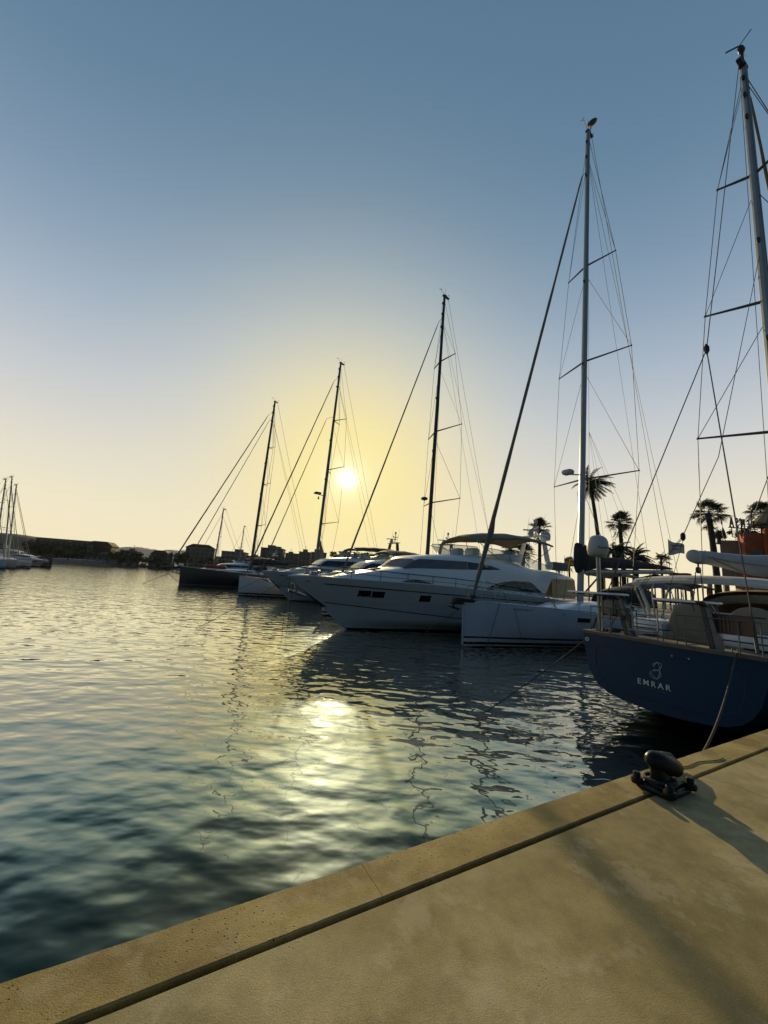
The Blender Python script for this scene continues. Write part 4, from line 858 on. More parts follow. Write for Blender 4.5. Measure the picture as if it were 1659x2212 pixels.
# life raft canister in beige cover, with straps
q = MB(); q.rbox((.22, 1.12, 2.43), (.22, .38, .38), .07); lf = q.build('liferaft_pack', M['canvas_tan'], eb)
for yy in (.99, 1.22): q = MB(); q.rbox((.22, yy, 2.43), (.232, .022, .392), .02); q.build('strap', M['black'], lf)
q = MB(); q.tube([(.02, 1.72, 2.22), (.05, 1.2, 2.21), (.06, .78, 2.20)], .016, 6); q.build('rail_tube', M['steel'], eb)
q = MB(); q.tube([(.0, 1.02, 2.18), (-.03, .98, 2.30)], .022, 6); q.build('rail_clamp', M['steel'], eb)
# coil of line, winches, cleats
def coil(root, c, r, turns=5, rr_=.012, m='rope'):
    q = MB(); P = []
    for k_ in range(turns * 16): a = 2 * PI * k_ / 16; P.append((c[0] + (r + .01 * math.sin(a * .7)) * math.cos(a), c[1] + (r * .9) * math.sin(a), c[2] + .004 * k_ / 4 + .006 * math.sin(a * 1.3)))
    q.tube(P, rr_, 5); return q.build('rope_coil', M[m], root)
coil(eb, (.35, 1.1, 1.87), .12); coil(eb, (.4, 1.35, 1.86), .09, 4)
for x_, y_ in ((1.6, 1.45), (1.6, -1.45), (2.6, 1.5), (2.6, -1.5)):
    q = MB(); q.lathe([(.09, 0), (.09, .03), (.055, .06), (.055, .12), (.08, .16), (.08, .19), (.001, .2)], (x_, y_, 2.05), 14); q.box((x_, y_, 1.94), (.2, .2, .22)); q.build('winch', M['steel'], eb)
for y_ in (1.2, -1.15):
    q = MB(); q.tube([(.22, y_ - .12, 1.93), (.22, y_ + .12, 1.93)], .014, 6); q.tube([(.22, y_ - .04, 1.84), (.22, y_ - .04, 1.93)], .012, 5); q.tube([(.22, y_ + .04, 1.84), (.22, y_ + .04, 1.93)], .012, 5); q.build('mooring_cleat', M['steel'], eb)
# white seat boxes with blue stripes round the cockpit
for x_, yc, lx, ly, zc, h_ in ((1.95, .90, 1.1, .70, 2.02, .36), (1.95, -.95, 1.1, .80, 1.98, .30), (5.2, 0, 4.2, 2.3, 2.1, .62)):
    q = MB(); q.rbox((x_, yc, zc), (lx, ly, h_), .05); o = q.build('seat_locker' if lx < 2 else 'deckhouse', M['gel'], eb)
    q = MB(); q.rbox((x_, yc, zc - h_ * .1), (lx + .008, ly + .008, .035), .01); q.build('blue_stripe', M['blue_stripe'], o)
q = MB(); q.box((1.3, 0.0, 1.85), (.5, 1.0, .05)); q.build('cockpit_grating', M['teak'], eb)
# covered steering wheels
for yc, x_, rz in ((.02, 1.55, 0), (-.98, 1.75, 0)):
    q = MB(); rows = []
    for dx, k_ in ((-.09, .86), (-.05, .97), (.05, .97), (.09, .86)):
        rows.append([(x_ + dx, yc + .50 * k_ * math.cos(a), 2.05 + max(0.0, .66 * k_ * math.sin(a)) + (.02 * math.sin(3 * a))) for a in [PI * j / 18 for j in range(19)]] + [(x_ + dx, yc - .30, 1.86), (x_ + dx, yc + .30, 1.86)])
    q.loft(rows, True, True); q.build('wheel_cover', M['canvas_tan'], eb, 50)
# slatted teak gangway lashed to the rail
q = MB()
q.tube([(.16, -.72, 2.50), (.22, -1.62, 2.50)], .017, 6); q.tube([(.16, -.72, 2.17), (.22, -1.62, 2.17)], .017, 6)
q.box((.19, -1.10, 2.33), (.03, .70, .33), rz=-.06); o = q.build('gangway', M['mahog'], eb)
q = MB()
for k_ in range(12): q.tube([(.165 + .004 * k_ * .3, -.77 - .058 * k_, 2.18), (.165 + .004 * k_ * .3, -.77 - .058 * k_, 2.48)], .006, 4)
q.build('gangway_batten', M['black'], o)
# sprayhood, bimini
def arch_hood(root):
    mb = MB(); rows = []; W2 = 1.55
    for x_, hh, kk in ((5.9, .93, 1.0), (6.2, 1.0, 1.0), (6.9, .98, .98), (7.7, .80, .93), (8.5, .30, .85), (8.8, .03, .8)):
        rows.append([(x_, W2 * kk * math.cos(a), 2.35 + .80 * hh * math.sin(a) ** .45) for a in [PI * j / 16 for j in range(17)]])
    mb.loft(rows, False); mb.loft([[(p[0] + .01, p[1] * .97, p[2] - .03) for p in r_] for r_ in rows], False); o = mb.build('sprayhood', M['canvas_brown'], root, 50)
    w_ = MB(); w_.loft([[(p[0] + (-.03), p[1] * .9, 2.35 + (p[2] - 2.35) * .86) for p in rows[0]], [(p[0] + .35, p[1] * .82, 2.35 + (p[2] - 2.35) * .55) for p in rows[0]]], False); w_.build('hood_lining', M['canvas_tan'], o)
    return o
arch_hood(eb)
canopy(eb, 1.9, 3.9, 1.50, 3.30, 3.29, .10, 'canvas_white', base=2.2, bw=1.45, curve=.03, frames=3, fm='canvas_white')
q = MB(); q.tube([(1.95, 1.38, 3.12), (1.85, 1.10, 2.5), (1.8, 1.05, 2.1)], .045, 8); q.tube([(1.95, -1.38, 3.12), (1.85, -1.2, 2.5), (1.8, -1.15, 2.1)], .045, 8); q.build('bimini_leg', M['canvas_white'], eb)
# boom with grey sail cover, end block and mainsheet
q = MB(); rows = []
for i, (x_, a, b, wd) in enumerate([(1.72, 3.66, 3.80, .08), (1.76, 3.60, 3.90, .15), (2.1, 3.58, 3.92, .16), (2.5, 3.62, 3.94, .16), (3.5, 3.58, 3.98, .18), (5, 3.52, 4.05, .20), (7.2, 3.5, 4.25, .23), (8.3, 3.5, 4.45, .24)]):
    rows.append([(x_, wd * math.sin(2 * PI * k / 14) * (1 + .06 * math.sin(i * 1.7 + k * 1.3)), lerp(a, b, .5 - .5 * math.cos(2 * PI * k / 14)) + .012 * math.sin(k * 2.2 + i)) for k in range(14)])
q.loft(rows, True, True); sc_e = q.build('sail_cover', M['sail'], eb, 60)
q = MB(); q.tube([(2.1, -.165, 3.76), (3.2, -.20, 3.74), (5.5, -.21, 3.80)], .012, 5); q.tube([(2.4, -.16, 3.72), (3.3, -.14, 3.62), (4.6, -.06, 3.50)], .010, 5); q.tube([(2.35, .0, 3.95), (2.36, -.165, 3.78), (2.35, 0, 3.61)], .008, 5); q.build('cover_lashing', M['black'], sc_e)
q = MB(); q.lathe([(.10, 0), (.150, .03), (.155, .10), (.10, .12)], (1.70, 0, 3.76), 14, M=Matrix.Rotation(PI / 2, 3, 'Y')); q.build('boom_end', M['gel_trim'], eb)
q = MB(); q.tube([(1.95, 0, 3.60), (1.95, 0, 3.52)], .02, 6); q.lathe([(.03, -.035), (.075, -.03), (.08, 0), (.075, .03), (.03, .035)], (1.95, 0, 3.44), 14, M=Matrix.Rotation(PI / 2, 3, 'X')); q.tube([(1.95, 0.0, 3.52), (1.90, 0, 3.44), (1.95, 0, 3.36), (2.0, 0, 3.44), (1.95, 0, 3.52)], .014, 5); q.build('mainsheet_block', M['black'], eb)
for dy in (-.05, .05): q = MB(); q.tube([(1.93, dy, 3.40), (1.75, dy * 3, 1.95)], .010, 5); q.build('mainsheet', M['rope_dark'], eb)
# rig
mxe = rig(eb, (8.2, 2.0), (9.2, 25.0), [(19.4, 1.05, -.25), (13.7, 1.65, -.45), (8.6, 2.05, -.6)], (.16, .12), M['alu'], [(15.0, 2.2, 9.65, 23.8, .09)], aft=(3.38, 9.74), runners=False, chain=(-.6, 2.15, 1.85), wr=.014, frac=.97, gear=0)
for sg in (-1, 1): q = MB(); q.tube([(3.38, 0, 9.74), (.12, sg * 1.50, 1.9)], .014, 5); q.tube([(.35, sg * 1.39, 2.45), (.12, sg * 1.50, 1.9)], .03, 6); q.build('backstay_leg', M['wire'], eb)
q = MB(); q.lathe([(.02, -.16), (.07, -.06), (.07, .05), (.02, .16)], (3.38, 0, 9.74), 8); q.build('backstay_plate', M['black'], eb)
q = MB(); q.tube([(8.55, 0, 15.5), (3.57, 0, 6.6), (1.54, 0.1, 4.22)], .010, 5); q.tube([(1.54, .1, 4.22), (.55, .9, 2.6), (.2, 1.2, 1.9)], .008, 5); q.tube([(1.50, .1, 4.15), (.35, 1.2, 2.0)], .008, 5); q.tube([(1.56, .1, 4.15), (1.9, .9, 2.0)], .006, 5); q.lathe([(.02, -.10), (.055, -.04), (.055, .05), (.02, .10)], (1.54, .1, 4.2), 8); q.build('topping_tackle', M['rope_dark'], eb)
q = MB(); q.tube([(9.25, 0, 24.9), (9.2, 0, 25.9)], .05, 6); q.lathe([(.03, -.18), (.10, -.1), (.12, .1), (.03, .25)], (9.15, 0, 25.95), 10, M=Matrix.Rotation(PI / 2, 3, 'Y'))
for k_ in range(3):
    a = 2 * PI * k_ / 3 + .5; q.loft([[(8.95, .04 * math.cos(a + 1), 25.95 + .04 * math.sin(a + 1)), (8.97, .04 * math.cos(a - 1), 25.95 + .04 * math.sin(a - 1))], [(8.93, .5 * math.cos(a + .07), 25.95 + .5 * math.sin(a + .07)), (8.94, .5 * math.cos(a - .07), 25.95 + .5 * math.sin(a - .07))]], False)
q.loft([[(9.4, 0, 25.95), (9.4, .01, 25.95)], [(9.85, 0, 26.2), (9.85, .01, 26.2)]], False); q.build('wind_generator', M['black'], eb)

# ------------------------------------------------------------------ our quay: bollard and ropes
def deep_iron():
    return mat('tarred_cast_iron', (.007, .007, .007), .36, 0, var=.4, scale=14, bump=.004, bscale=35)
M['iron'] = deep_iron(); M['iron'].node_tree.nodes['Principled BSDF'].inputs['Specular IOR Level'].default_value = .22
bx, by = pier(3.82, 1.84)
bo = thing('mooring_bollard', (bx, by, 1.2), A0, 'black cast iron bollard with a slanted head on the quay edge', 'bollard')
q = MB(); q.rbox((0, 0, .022), (.36, .26, .045), .018); q.rbox((0, 0, .05), (.27, .18, .03), .012); q.build('base_plate', M['iron'], bo, 40)
for sx, sy in ((-1, -1), (1, -1), (1, 1), (-1, 1)):
    q = MB(); q.lathe([(.042, 0), (.046, .02), (.040, .045), (.028, .05), (.028, .075), (.022, .085), (.001, .088)], (sx * .165, sy * .12, .03), 12); q.build('lug', M['iron'], bo, 40)
q = MB()
rings = []
for i in range(9):
    t_ = i / 8; z = .05 + .19 * t_; a_, b_ = lerp(.095, .075, min(1, t_ * 1.6)), lerp(.075, .052, min(1, t_ * 1.6))
    rings.append([(-.015 + -.058 * t_ + a_ * math.cos(2 * PI * k / 16), .005 + .015 * t_ + b_ * math.sin(2 * PI * k / 16), z) for k in range(16)])
q.loft(rings, True, True); q.build('post', M['iron'], bo, 60)
q = MB(); P = [(-.165, .03, .240), (-.15, .028, .240), (-.11, .02, .236), (-.04, .0, .218), (.05, -.02, .186), (.12, -.035, .156), (.155, -.04, .138), (.17, -.042, .130)]
q.tube(P, [.006, .042, .066, .076, .077, .068, .044, .008], 16, flat=1.0); q.build('head', M['iron'], bo, 60)
q = MB(); CR = [(4.46, 1.80), (4.55, 1.62), (4.52, 1.45), (4.64, 1.2), (4.66, .95), (4.80, .7), (4.83, .4), (5.0, .1), (5.0, -.3), (5.2, -.8), (5.15, -1.4)]
for (s0_, o0_), (s1_, o1_) in zip(CR, CR[1:]):
    w0 = random.uniform(.0012, .0028); w1 = random.uniform(.0012, .0028)
    q.add([pier(s0_ - w0, o0_) + (1.2008,), pier(s0_ + w0, o0_) + (1.2008,), pier(s1_ + w1, o1_) + (1.2008,), pier(s1_ - w1, o1_) + (1.2008,)], [(0, 1, 2, 3)])
tag(q.build('crack', M['gap'], None, 0), kind='structure')
# ropes
rp = MB(); P = []
for j in range(17):
    a = 2 * PI * j / 16; P.append((bx - .03 + .112 * math.cos(a + .5), by + .095 * math.sin(a + .5), 1.272 + .012 * j / 16))
ex, ey = pier(4.15, 2.06); ex2, ey2 = pier(4.28, 2.12)
P += [(bx + .15, by + .14, 1.31), (lerp(bx, ex, .75), lerp(by, ey, .75), 1.27), (ex, ey, 1.222), (ex2, ey2, 1.17), pier(4.40, 2.15) + (1.02,)]
a0 = Vector(pier(4.40, 2.15) + (1.02,)); a1 = Vector(pier(9.0, 3.05) + (1.86,))
for i in range(1, 25):
    t_ = i / 24; p = a0.lerp(a1, t_); p.z -= .55 * 4 * t_ * (1 - t_) * (1 - .35 * t_); P.append(tuple(p))
rp.tube(P, .0155, 8); tag(rp.build('mooring_rope', M['rope_dark'], None, 60), 'weathered mooring rope looped round the black bollard and led to the blue yacht', 'rope')
rp = MB(); P = [pier(3.90, 1.92) + (1.31,), pier(4.10, 2.03) + (1.31,), pier(4.30, 2.07) + (1.31,), pier(4.42, 2.06) + (1.285,), pier(4.42, 2.02) + (1.25,), pier(4.30, 1.97) + (1.225,), pier(4.10, 1.92) + (1.23,), pier(3.92, 1.88) + (1.27,)]
rp.tube(P, .021, 9); tag(rp.build('rope_loop', M['rope_green'], None, 60), 'short mossy green loop of thick rope beside the black bollard', 'rope')
rp = MB(); P = [pier(lerp(4.15, 5.15, i / 14), 2.03 - .11 * i / 14 + .015 * math.sin(i * .9)) + (1.2055 + (.0 if i else .02),) for i in range(15)]
rp.tube(P, .0045, 5); tag(rp.build('thin_cord', M['rope_dark'], None, 60), 'thin dark cord lying along the top of the coping stone', 'rope')
def quay_line(p, q_, label, r=.011, m='rope', sag=.1, drop=True):
    return mooring([p, q_], 'mooring_line', label, r, m, sag)
def bp(root_s, root_o, x, y, z): return pier(root_s + x, root_o + y) + (z,)
quay_line(bp(9.1, 4.33, -.02, 1.60, 1.62), pier(6.2, 6.9) + (-.3,), 'line slanting into the water from the port corner of the blue stern', .012, 'rope', .05)
quay_line(bp(12, 13.6, 1.6, -.6, 1.98), pier(11.6, 12.0) + (-.3,), 'slanting line from the bow of the sailing yacht with the silver mast', .016, 'rope_dark', .05)
quay_line(bp(12, 13.6, 2.2, -.95, 1.80), pier(14.4, 12.2) + (-.3,), 'near-vertical line hanging from the bow of the sailing yacht with the silver mast', .009, 'rope_dark', .0)
quay_line(bp(12, 13.6, .0, .1, 1.70), pier(10.2, 15.6) + (-.3,), 'line running forward into the water between the silver-masted yacht and the motor yacht', .014, 'rope', .03)
for k, dx in enumerate((.0, .22)): quay_line(bp(5.4, 18.9, .05 + dx, -.12, 2.45), bp(5.4, 18.9, -.15 + dx, -.5, -.3), ['left', 'right'][k] + ' one of two thin lines hanging straight down from the motor yacht tip', .010, 'rope_dark', 0)
quay_line(bp(5.4, 18.9, .05, -.15, 2.5), pier(1.2, 19.6) + (-.3,), 'long line slanting down and left from the motor yacht bow', .012, 'rope_dark', .08)
quay_line(bp(8.2, 37.4, .3, -.1, 2.1), pier(4.0, 38.5) + (-.3,), 'line slanting from the bow of the farther motor yacht with the black bimini', .02, 'rope_dark', .08)
quay_line(bp(7.0, 42.1, .1, 0, 1.9), pier(3.5, 42.5) + (-.3,), 'line slanting from the bow of the grey-masted sailing yacht', .02, 'rope_dark', .05)
quay_line(bp(2.2, 60.6, .1, 0, 2.2), pier(-2.5, 60.8) + (-.3,), 'line slanting from the black hull under its bowsprit', .03, 'rope_dark', .05)

# ------------------------------------------------------------------ vegetation
def leaf_mat(name, col, var=.35):
    return mat(name, col, .7, var=var, scale=1.3)
M['frond'] = leaf_mat('palm_fronds', (.028, .040, .015)); M['frond_dry'] = leaf_mat('dry_palm_skirt', (.09, .065, .035))
M['trunk'] = mat('palm_trunk', (.035, .027, .02), .9, var=.35, scale=6, bump=.03, bscale=9)
M['leaf_dark'] = leaf_mat('dark_foliage', (.028, .040, .016), .45); M['leaf_mid'] = leaf_mat('olive_foliage', (.045, .055, .022), .45)
M['bark'] = mat('tree_bark', (.07, .055, .04), .9, var=.3)
def palm(x, y, z0, zt, kind, label, cr=2.6, lean=(0, 0), tr=.22, nf=None, seed=1, skirt=True):
    rnd = random.Random(seed); root = thing('palm_tree', (x, y, z0), rnd.uniform(0, 6), label, 'palm tree')
    root.rotation_euler = (0, 0, 0); H = zt - z0
    t_ = MB(); P = [(lean[0] * (q ** 2), lean[1] * q, H * q) for q in [i / 14 for i in range(15)]]
    t_.tube(P, [tr * (1.25 if i == 0 else 1.0 - .25 * i / 14) * (1 + .05 * (i % 2)) for i in range(15)], 9); t_.build('trunk', M['trunk'], root, 50)
    c = Vector((lean[0], lean[1], H)); f = MB(); s_ = MB()
    if kind == 'feather':
        nf = nf or 34
        for i in range(nf):
            az = rnd.uniform(0, 2 * PI); el = R(rnd.choice([75, 60, 45, 30, 15, 0, -15]) + rnd.uniform(-8, 8)); L_ = cr * rnd.uniform(.85, 1.1)
            d = Vector((math.cos(az) * math.cos(el), math.sin(az) * math.cos(el), math.sin(el))); p = c.copy(); sp = [p.copy()]; n = 12
            # the wind pushes every frond towards +x
            for j in range(n):
                d = (d + Vector((.07, 0, -.10 - .03 * j / n))).normalized(); p = p + d * (L_ / n); sp.append(p.copy())
            f.tube(sp, [.03 * (1 - j / (n + 1)) + .006 for j in range(n + 1)], 4)
            for j in range(1, n + 1):
                a, b = sp[j - 1], sp[j]; dd = (b - a).normalized(); sd_ = dd.cross(Vector((0, 0, 1)));
                if sd_.length < .1: sd_ = Vector((1, 0, 0))
                sd_.normalize(); ll = .62 * math.sin(PI * min(.97, (j / (n + 1)) * .85 + .15)) * cr / 2.6
                for h in (0, .33, .66):
                    o_ = a.lerp(b, h)
                    for sg in (-1, 1):
                        tip = o_ + sd_ * sg * ll * .75 + dd * ll * .55 - Vector((0, 0, ll * rnd.uniform(.25, .7)))
                        w_ = dd * .045; f.add([o_ - w_, o_ + w_, tip], [(0, 1, 2)])
    else:
        nf = nf or 44
        for i in range(nf):
            az = rnd.uniform(0, 2 * PI); e0 = rnd.choice([80, 62, 48, 34, 20, 6, -10, -25]) + rnd.uniform(-8, 8); el = R(e0)
            d = Vector((math.cos(az) * math.cos(el), math.sin(az) * math.cos(el), math.sin(el))); L_ = cr * rnd.uniform(.38, .66)
            m_ = c + d * L_ * .5 + Vector((0.02, 0, -.02)); hub = c + d * L_ + Vector((.10, 0, -.04 * cr)); f.tube([c, m_, hub], [.025, .02, .014], 4)
            ax = (hub - m_).normalized(); sd_ = ax.cross(Vector((0, 0, 1))); sd_ = sd_.normalized() if sd_.length > .1 else Vector((1, 0, 0)); up = sd_.cross(ax)
            mb = s_ if (e0 < -8 and skirt) else f
            for k in range(17):
                a = R(-105 + 210 * k / 16); rr_ = cr * .50 * rnd.uniform(.85, 1.05) * (1 - .25 * abs(a) / 1.9)
                v = ax * math.cos(a) + sd_ * math.sin(a); mid = hub + v * rr_ * .6 + up * .04; tip = hub + v * rr_ + Vector((.10 * rr_, 0, -.26 * rr_ * rnd.uniform(.2, 1.6)))
                w_ = (ax * -math.sin(a) + sd_ * math.cos(a)) * .055 * cr / 2
                mb.add([hub, mid - w_, tip, mid + w_], [(0, 1, 2, 3)])
        if skirt:
            for i in range(60):
                az = rnd.uniform(0, 2 * PI); h = rnd.uniform(.2, 1.5); p = c + Vector((math.cos(az) * tr, math.sin(az) * tr, -h)); e = p + Vector((math.cos(az) * rnd.uniform(.2, .6), math.sin(az) * rnd.uniform(.2, .6), -rnd.uniform(.2, .7)))
                s_.add([p, e + Vector((.06, .03, 0)), e - Vector((.06, .03, 0))], [(0, 1, 2)])
    f.build('crown', M['frond'], root, 0)
    if s_.v: s_.build('dead_skirt', M['frond_dry'], root, 0)
    return root
palm(25.2, 44, 1.4, 15.2, 'feather', 'tallest feather palm, its windblown crown behind the silver mast', 2.7, (-1.1, 0), .24, seed=3)
palm(27.7, 44, 1.4, 10.9, 'fan', 'shaggy fan palm behind the white satellite dome on its pole', 1.75, (-.3, 0), .26, seed=5)
palm(26.1, 43, 1.4, 7.4, 'feather', 'low bushy palm behind the dark sail cover, left of the shaggy fan palm', 2.2, (0, 0), .35, seed=8)
palm(29.3, 44.5, 1.4, 7.2, 'feather', 'low bushy palm behind the dark sail cover, right of the shaggy fan palm', 2.0, (.2, 0), .35, seed=9)
palm(38.4, 44, 1.4, 12.7, 'fan', 'tall fan palm with a thick ragged trunk in front of the terracotta building', 2.0, (-.5, 0), .36, seed=12, nf=46)
palm(33.5, 46, 1.4, 7.2, 'fan', 'small fan palm above the end of the dark boom cover', 1.1, (0, 0), .16, seed=14, nf=26)
palm(14.8, 44, 1.4, 7.0, 'fan', 'fan palm showing under the motor yacht bimini', 1.5, (0, 0), .2, seed=16)
palm(16.0, 43.5, 1.4, 6.7, 'fan', 'second fan palm under the motor yacht bimini, nearer its radar mast', 1.4, (.1, 0), .2, seed=19)
palm(18.1, 44.0, 1.4, 9.6, 'fan', 'fan palm rising behind the radar mast of the motor yacht', 1.5, (0, 0), .22, seed=22)
palm(33.2, 68, 1.4, 7.8, 'fan', 'small far fan palm beside the striped flag', 1.2, (0, 0), .18, seed=25, nf=26)
palm(31.4, 68, 1.4, 6.6, 'fan', 'small far fan palm left of the striped flag', 1.2, (0, 0), .18, seed=26, nf=26)
palm(48.6, 48.5, 6.0, 14.3, 'fan', 'palm at the right edge above the thatched roof', 1.9, (0, 0), .2, seed=29)

def tree(x, y, z0, h, w, label, m='leaf_dark', seed=1, n=900, trunk=True, group=None, leaf=.5):
    rnd = random.Random(seed); root = thing('tree', (x, y, z0), 0, label, 'tree', group)
    t_ = MB(); t_.tube([(0, 0, -.3), (.1, 0, h * .3), (.1, .1, h * .6)], [w * .06 + .1, w * .045 + .06, .05], 6)
    for k in range(4): a = rnd.uniform(0, 6.3); t_.tube([(.1, 0, h * .3), (w * .25 * math.cos(a), w * .2 * math.sin(a), h * .62)], [.12, .04], 5)
    t_.build('trunk', M['bark'], root)
    cl = [(rnd.uniform(-.36, .36) * w, rnd.uniform(-.3, .3) * w, h * rnd.uniform(.38, .84), w * rnd.uniform(.12, .24)) for _ in range(11)]
    f = MB()
    for i in range(n):
        c = rnd.choice(cl); d = Vector((rnd.gauss(0, 1), rnd.gauss(0, 1), rnd.gauss(0, .8))).normalized() * c[3] * rnd.uniform(.55, 1.12)
        p = Vector(c[:3]) + d; p.z = max(p.z, h * .12); a = Vector((rnd.gauss(0, 1), rnd.gauss(0, 1), rnd.gauss(0, 1))).normalized(); b = a.cross(Vector((.3, .5, .8))).normalized(); s_ = leaf * rnd.uniform(.5, 1.2)
        f.add([p - a * s_, p + b * s_ * .6, p + a * s_, p - b * s_ * .6], [(0, 1, 2, 3)])
    # inner mass so that the crown is not see-through everywhere
    for c in cl: f.lathe([(.001, -c[3] * .6), (c[3] * .5, -c[3] * .35), (c[3] * .72, 0), (c[3] * .5, c[3] * .4), (.001, c[3] * .6)], c[:3], 7)
    f.build('crown', M[m], root, 0); return root

# ------------------------------------------------------------------ land
M['ground'] = mat('promenade_ground', (.20, .18, .15), .9, var=.2, scale=.4)
M['dry'] = mat('dry_hillside', (.10, .085, .05), .95, var=.35, scale=.04)
M['mount'] = mat('distant_mountain', (.16, .17, .20), .95, var=.2, scale=.004)
def slab(name, poly, z, m, zb=-1.5):
    q = MB(); q.prism(poly, zb, z, 'z'); return tag(q.build(name, m, None, 20), kind='structure')
E1 = [pier(33.5, -.5), pier(33.5, 75), (10, 86), (40, 95), (75, 80), (90, 30)]
slab('promenade', E1, 1.4, M['ground'])
slab('pontoon', [pier(31.8, 2.5), pier(33.48, 2.5), pier(33.48, 74), pier(31.8, 74)], .75, M['ground'], -.3)
slab('far_shore', [(-420, 60), (-132, 150), (-122, 184), (-98, 205), (-40, 222), (40, 235), (120, 240), (300, 260), (300, 420), (-420, 420)], 1.0, M['ground'])
# hills as height fields
def hill(name, x0, x1, y0, y1, prof, m, rough=1.0, nx=90, ny=14, seed=3, zb=0):
    rnd = random.Random(seed); q = MB(); rows = []
    ph = [(rnd.uniform(0, 6.3), rnd.uniform(.02, .25), rnd.uniform(.2, 1)) for _ in range(8)]
    for j in range(ny + 1):
        v = j / ny; r_ = []
        for i in range(nx + 1):
            x = lerp(x0, x1, i / nx); z = interp(prof, x); k = math.sin(PI * min(1, v * 1.0) / 2) if v < 1 else 1
            w_ = sum(c * math.sin(a + b * x + v * 4) for a, b, c in ph) * rough * .35 * k
            r_.append((x + rnd.uniform(-.3, .3), lerp(y0, y1, v), zb + (z - zb) * k + w_))
        rows.append(r_)
    q.loft(rows, False); return tag(q.build(name, m, None, 30), kind='structure')
hill('hill', -330, -150, 195, 235, [(-330, 16), (-215, 13.8), (-200, 12.6), (-180, 10.5), (-150, 6.5)], M['dry'], .5, seed=4)
hill('hill', -44, 34, 262, 300, [(-44, 2), (-38, 12), (-35, 19), (-25, 19.6), (-12, 19), (0, 17), (14, 15), (34, 2)], M['dry'], .7, seed=5)
# far mountains, blue with distance
rnd = random.Random(11); prof = []
for i in range(120):
    x = lerp(-2300, -900, i / 119); base = interp([(-2300, 60), (-1900, 85), (-1657, 100), (-1600, 96), (-1540, 86), (-1459, 97), (-1400, 96), (-1361, 102), (-1330, 80), (-1250, 60), (-1000, 40), (-900, 20)], x); prof.append((x, base + rnd.uniform(-5, 5)))
hill('mountains', -2300, -900, 2450, 2700, prof, M['mount'], 3, 160, 8, seed=6)

# ------------------------------------------------------------------ buildings on the far side
def wall_mat(name, col): return mat(name, col, .9, var=.12, scale=.5)
WM = [wall_mat('cream_render', (.17, .145, .11)), wall_mat('pink_render', (.19, .12, .09)), wall_mat('grey_render', (.13, .13, .125)), wall_mat('ochre_render', (.26, .19, .09)), wall_mat('white_render', (.24, .23, .20))]
M['roof_tile'] = mat('clay_roof', (.07, .045, .03), .9, var=.2, scale=1)
M['far_glass'] = mat('far_window_glass', (.03, .035, .04), .3, var=.2)
def block(x, y, w, d, z1, wm, label, rz=0, floors=4, cols=5, tower=None, roof=False, z0=1.0, group=None, balc=True):
    root = thing('apartment_block', (x, y, z0), rz, label, 'building', group); H = z1 - z0
    q = MB(); q.box((0, 0, H / 2), (w, d, H)); wl = q.build('wall', WM[wm], root, 0)
    q = MB(); q.box((0, 0, H + .15), (w + .5, d + .5, .3)); q.build('parapet', WM[(wm + 2) % 5], root, 0)
    if tower:
        q = MB()
        for tx_, tw, th in tower: q.box((tx_, 0, H + .3 + th / 2), (tw, d * .5, th))
        q.build('roof_hut', WM[wm], root, 0)
    if roof:
        q = MB(); q.prism([(-w / 2 - .4, H + .3), (w / 2 + .4, H + .3), (w * .28, H + 2.3), (-w * .28, H + 2.3)], -d / 2 - .4, d / 2 + .4, 'y'); q.build('roof', M['roof_tile'], root, 0)
    fh = H / floors
    for f in range(floors):
        for c in range(cols):
            cx = (c + .5) * w / cols - w / 2; ww = w / cols * .46
            q = MB(); q.box((cx, -d / 2 - .02, f * fh + fh * .55), (ww, .12, fh * .46)); wi = q.build('window', M['far_glass'], root, 0)
        if balc:
            q = MB(); q.box((0, -d / 2 - .45, f * fh + fh * .10), (w * .84, .9, .15)); q.box((0, -d / 2 - .86, f * fh + fh * .24), (w * .84, .08, fh * .28)); q.build('balcony', WM[(wm + 4) % 5], root, 0)
        for c in range(2):
            q = MB(); q.box((w / 2 + .02, (c - .5) * d * .45, f * fh + fh * .55), (.12, d * .16, fh * .42)); q.build('window', M['far_glass'], root, 0)
    if tower:
        q = MB(); q.tube([(tower[0][0], 0, H), (tower[0][0], 0, H + tower[0][2] + 2.2)], .07, 4); q.tube([(tower[0][0] - .6, 0, H + tower[0][2] + 1.8), (tower[0][0] + .6, 0, H + tower[0][2] + 1.8)], .04, 4); q.build('antenna', M['black'], root)
    return root
block(-104, 225, 15, 11, 12.4, 2, 'long grey apartment block with a hipped roof, left of the far masts', .3, 5, 6, roof=True)
block(-87, 232, 13, 10, 12.0, 0, 'low cream apartment block behind the two small far masts', .1, 4, 5, tower=[(2, 4, 1.6)])
block(-64, 230, 12.5, 11, 15.4, 2, 'tall grey apartment tower with aerials behind the second forestay', .1, 6, 4, tower=[(-1, 4, 1.8), (3, 2.5, 1.2)])
block(-77.5, 240, 9, 9, 10.5, 4, 'small white house block left of the tall grey tower', 0, 3, 3, tower=[(0, 2, 1)])
block(-52.4, 230, 7.5, 9, 13.2, 1, 'pinkish apartment block, leftmost of the close trio', .15, 5, 3, tower=[(-1, 2.5, 1)])
block(-45.2, 231, 6.4, 9, 14.6, 3, 'ochre apartment block in the middle of the close trio', .1, 6, 3, tower=[(0, 2.5, 1.6)])
block(-36.8, 230, 8.5, 10, 14.8, 2, 'dark grey apartment block beside the grey mast', .12, 6, 4, tower=[(-1, 3.5, 1.8)])
block(-22, 228, 22, 8, 6.4, 4, 'long low white building at the foot of the wooded rise', .05, 2, 9, balc=False)
block(-110, 196, 8, 7, 6.6, 0, 'small cream house at the left end of the far town', .2, 3, 3, roof=True)
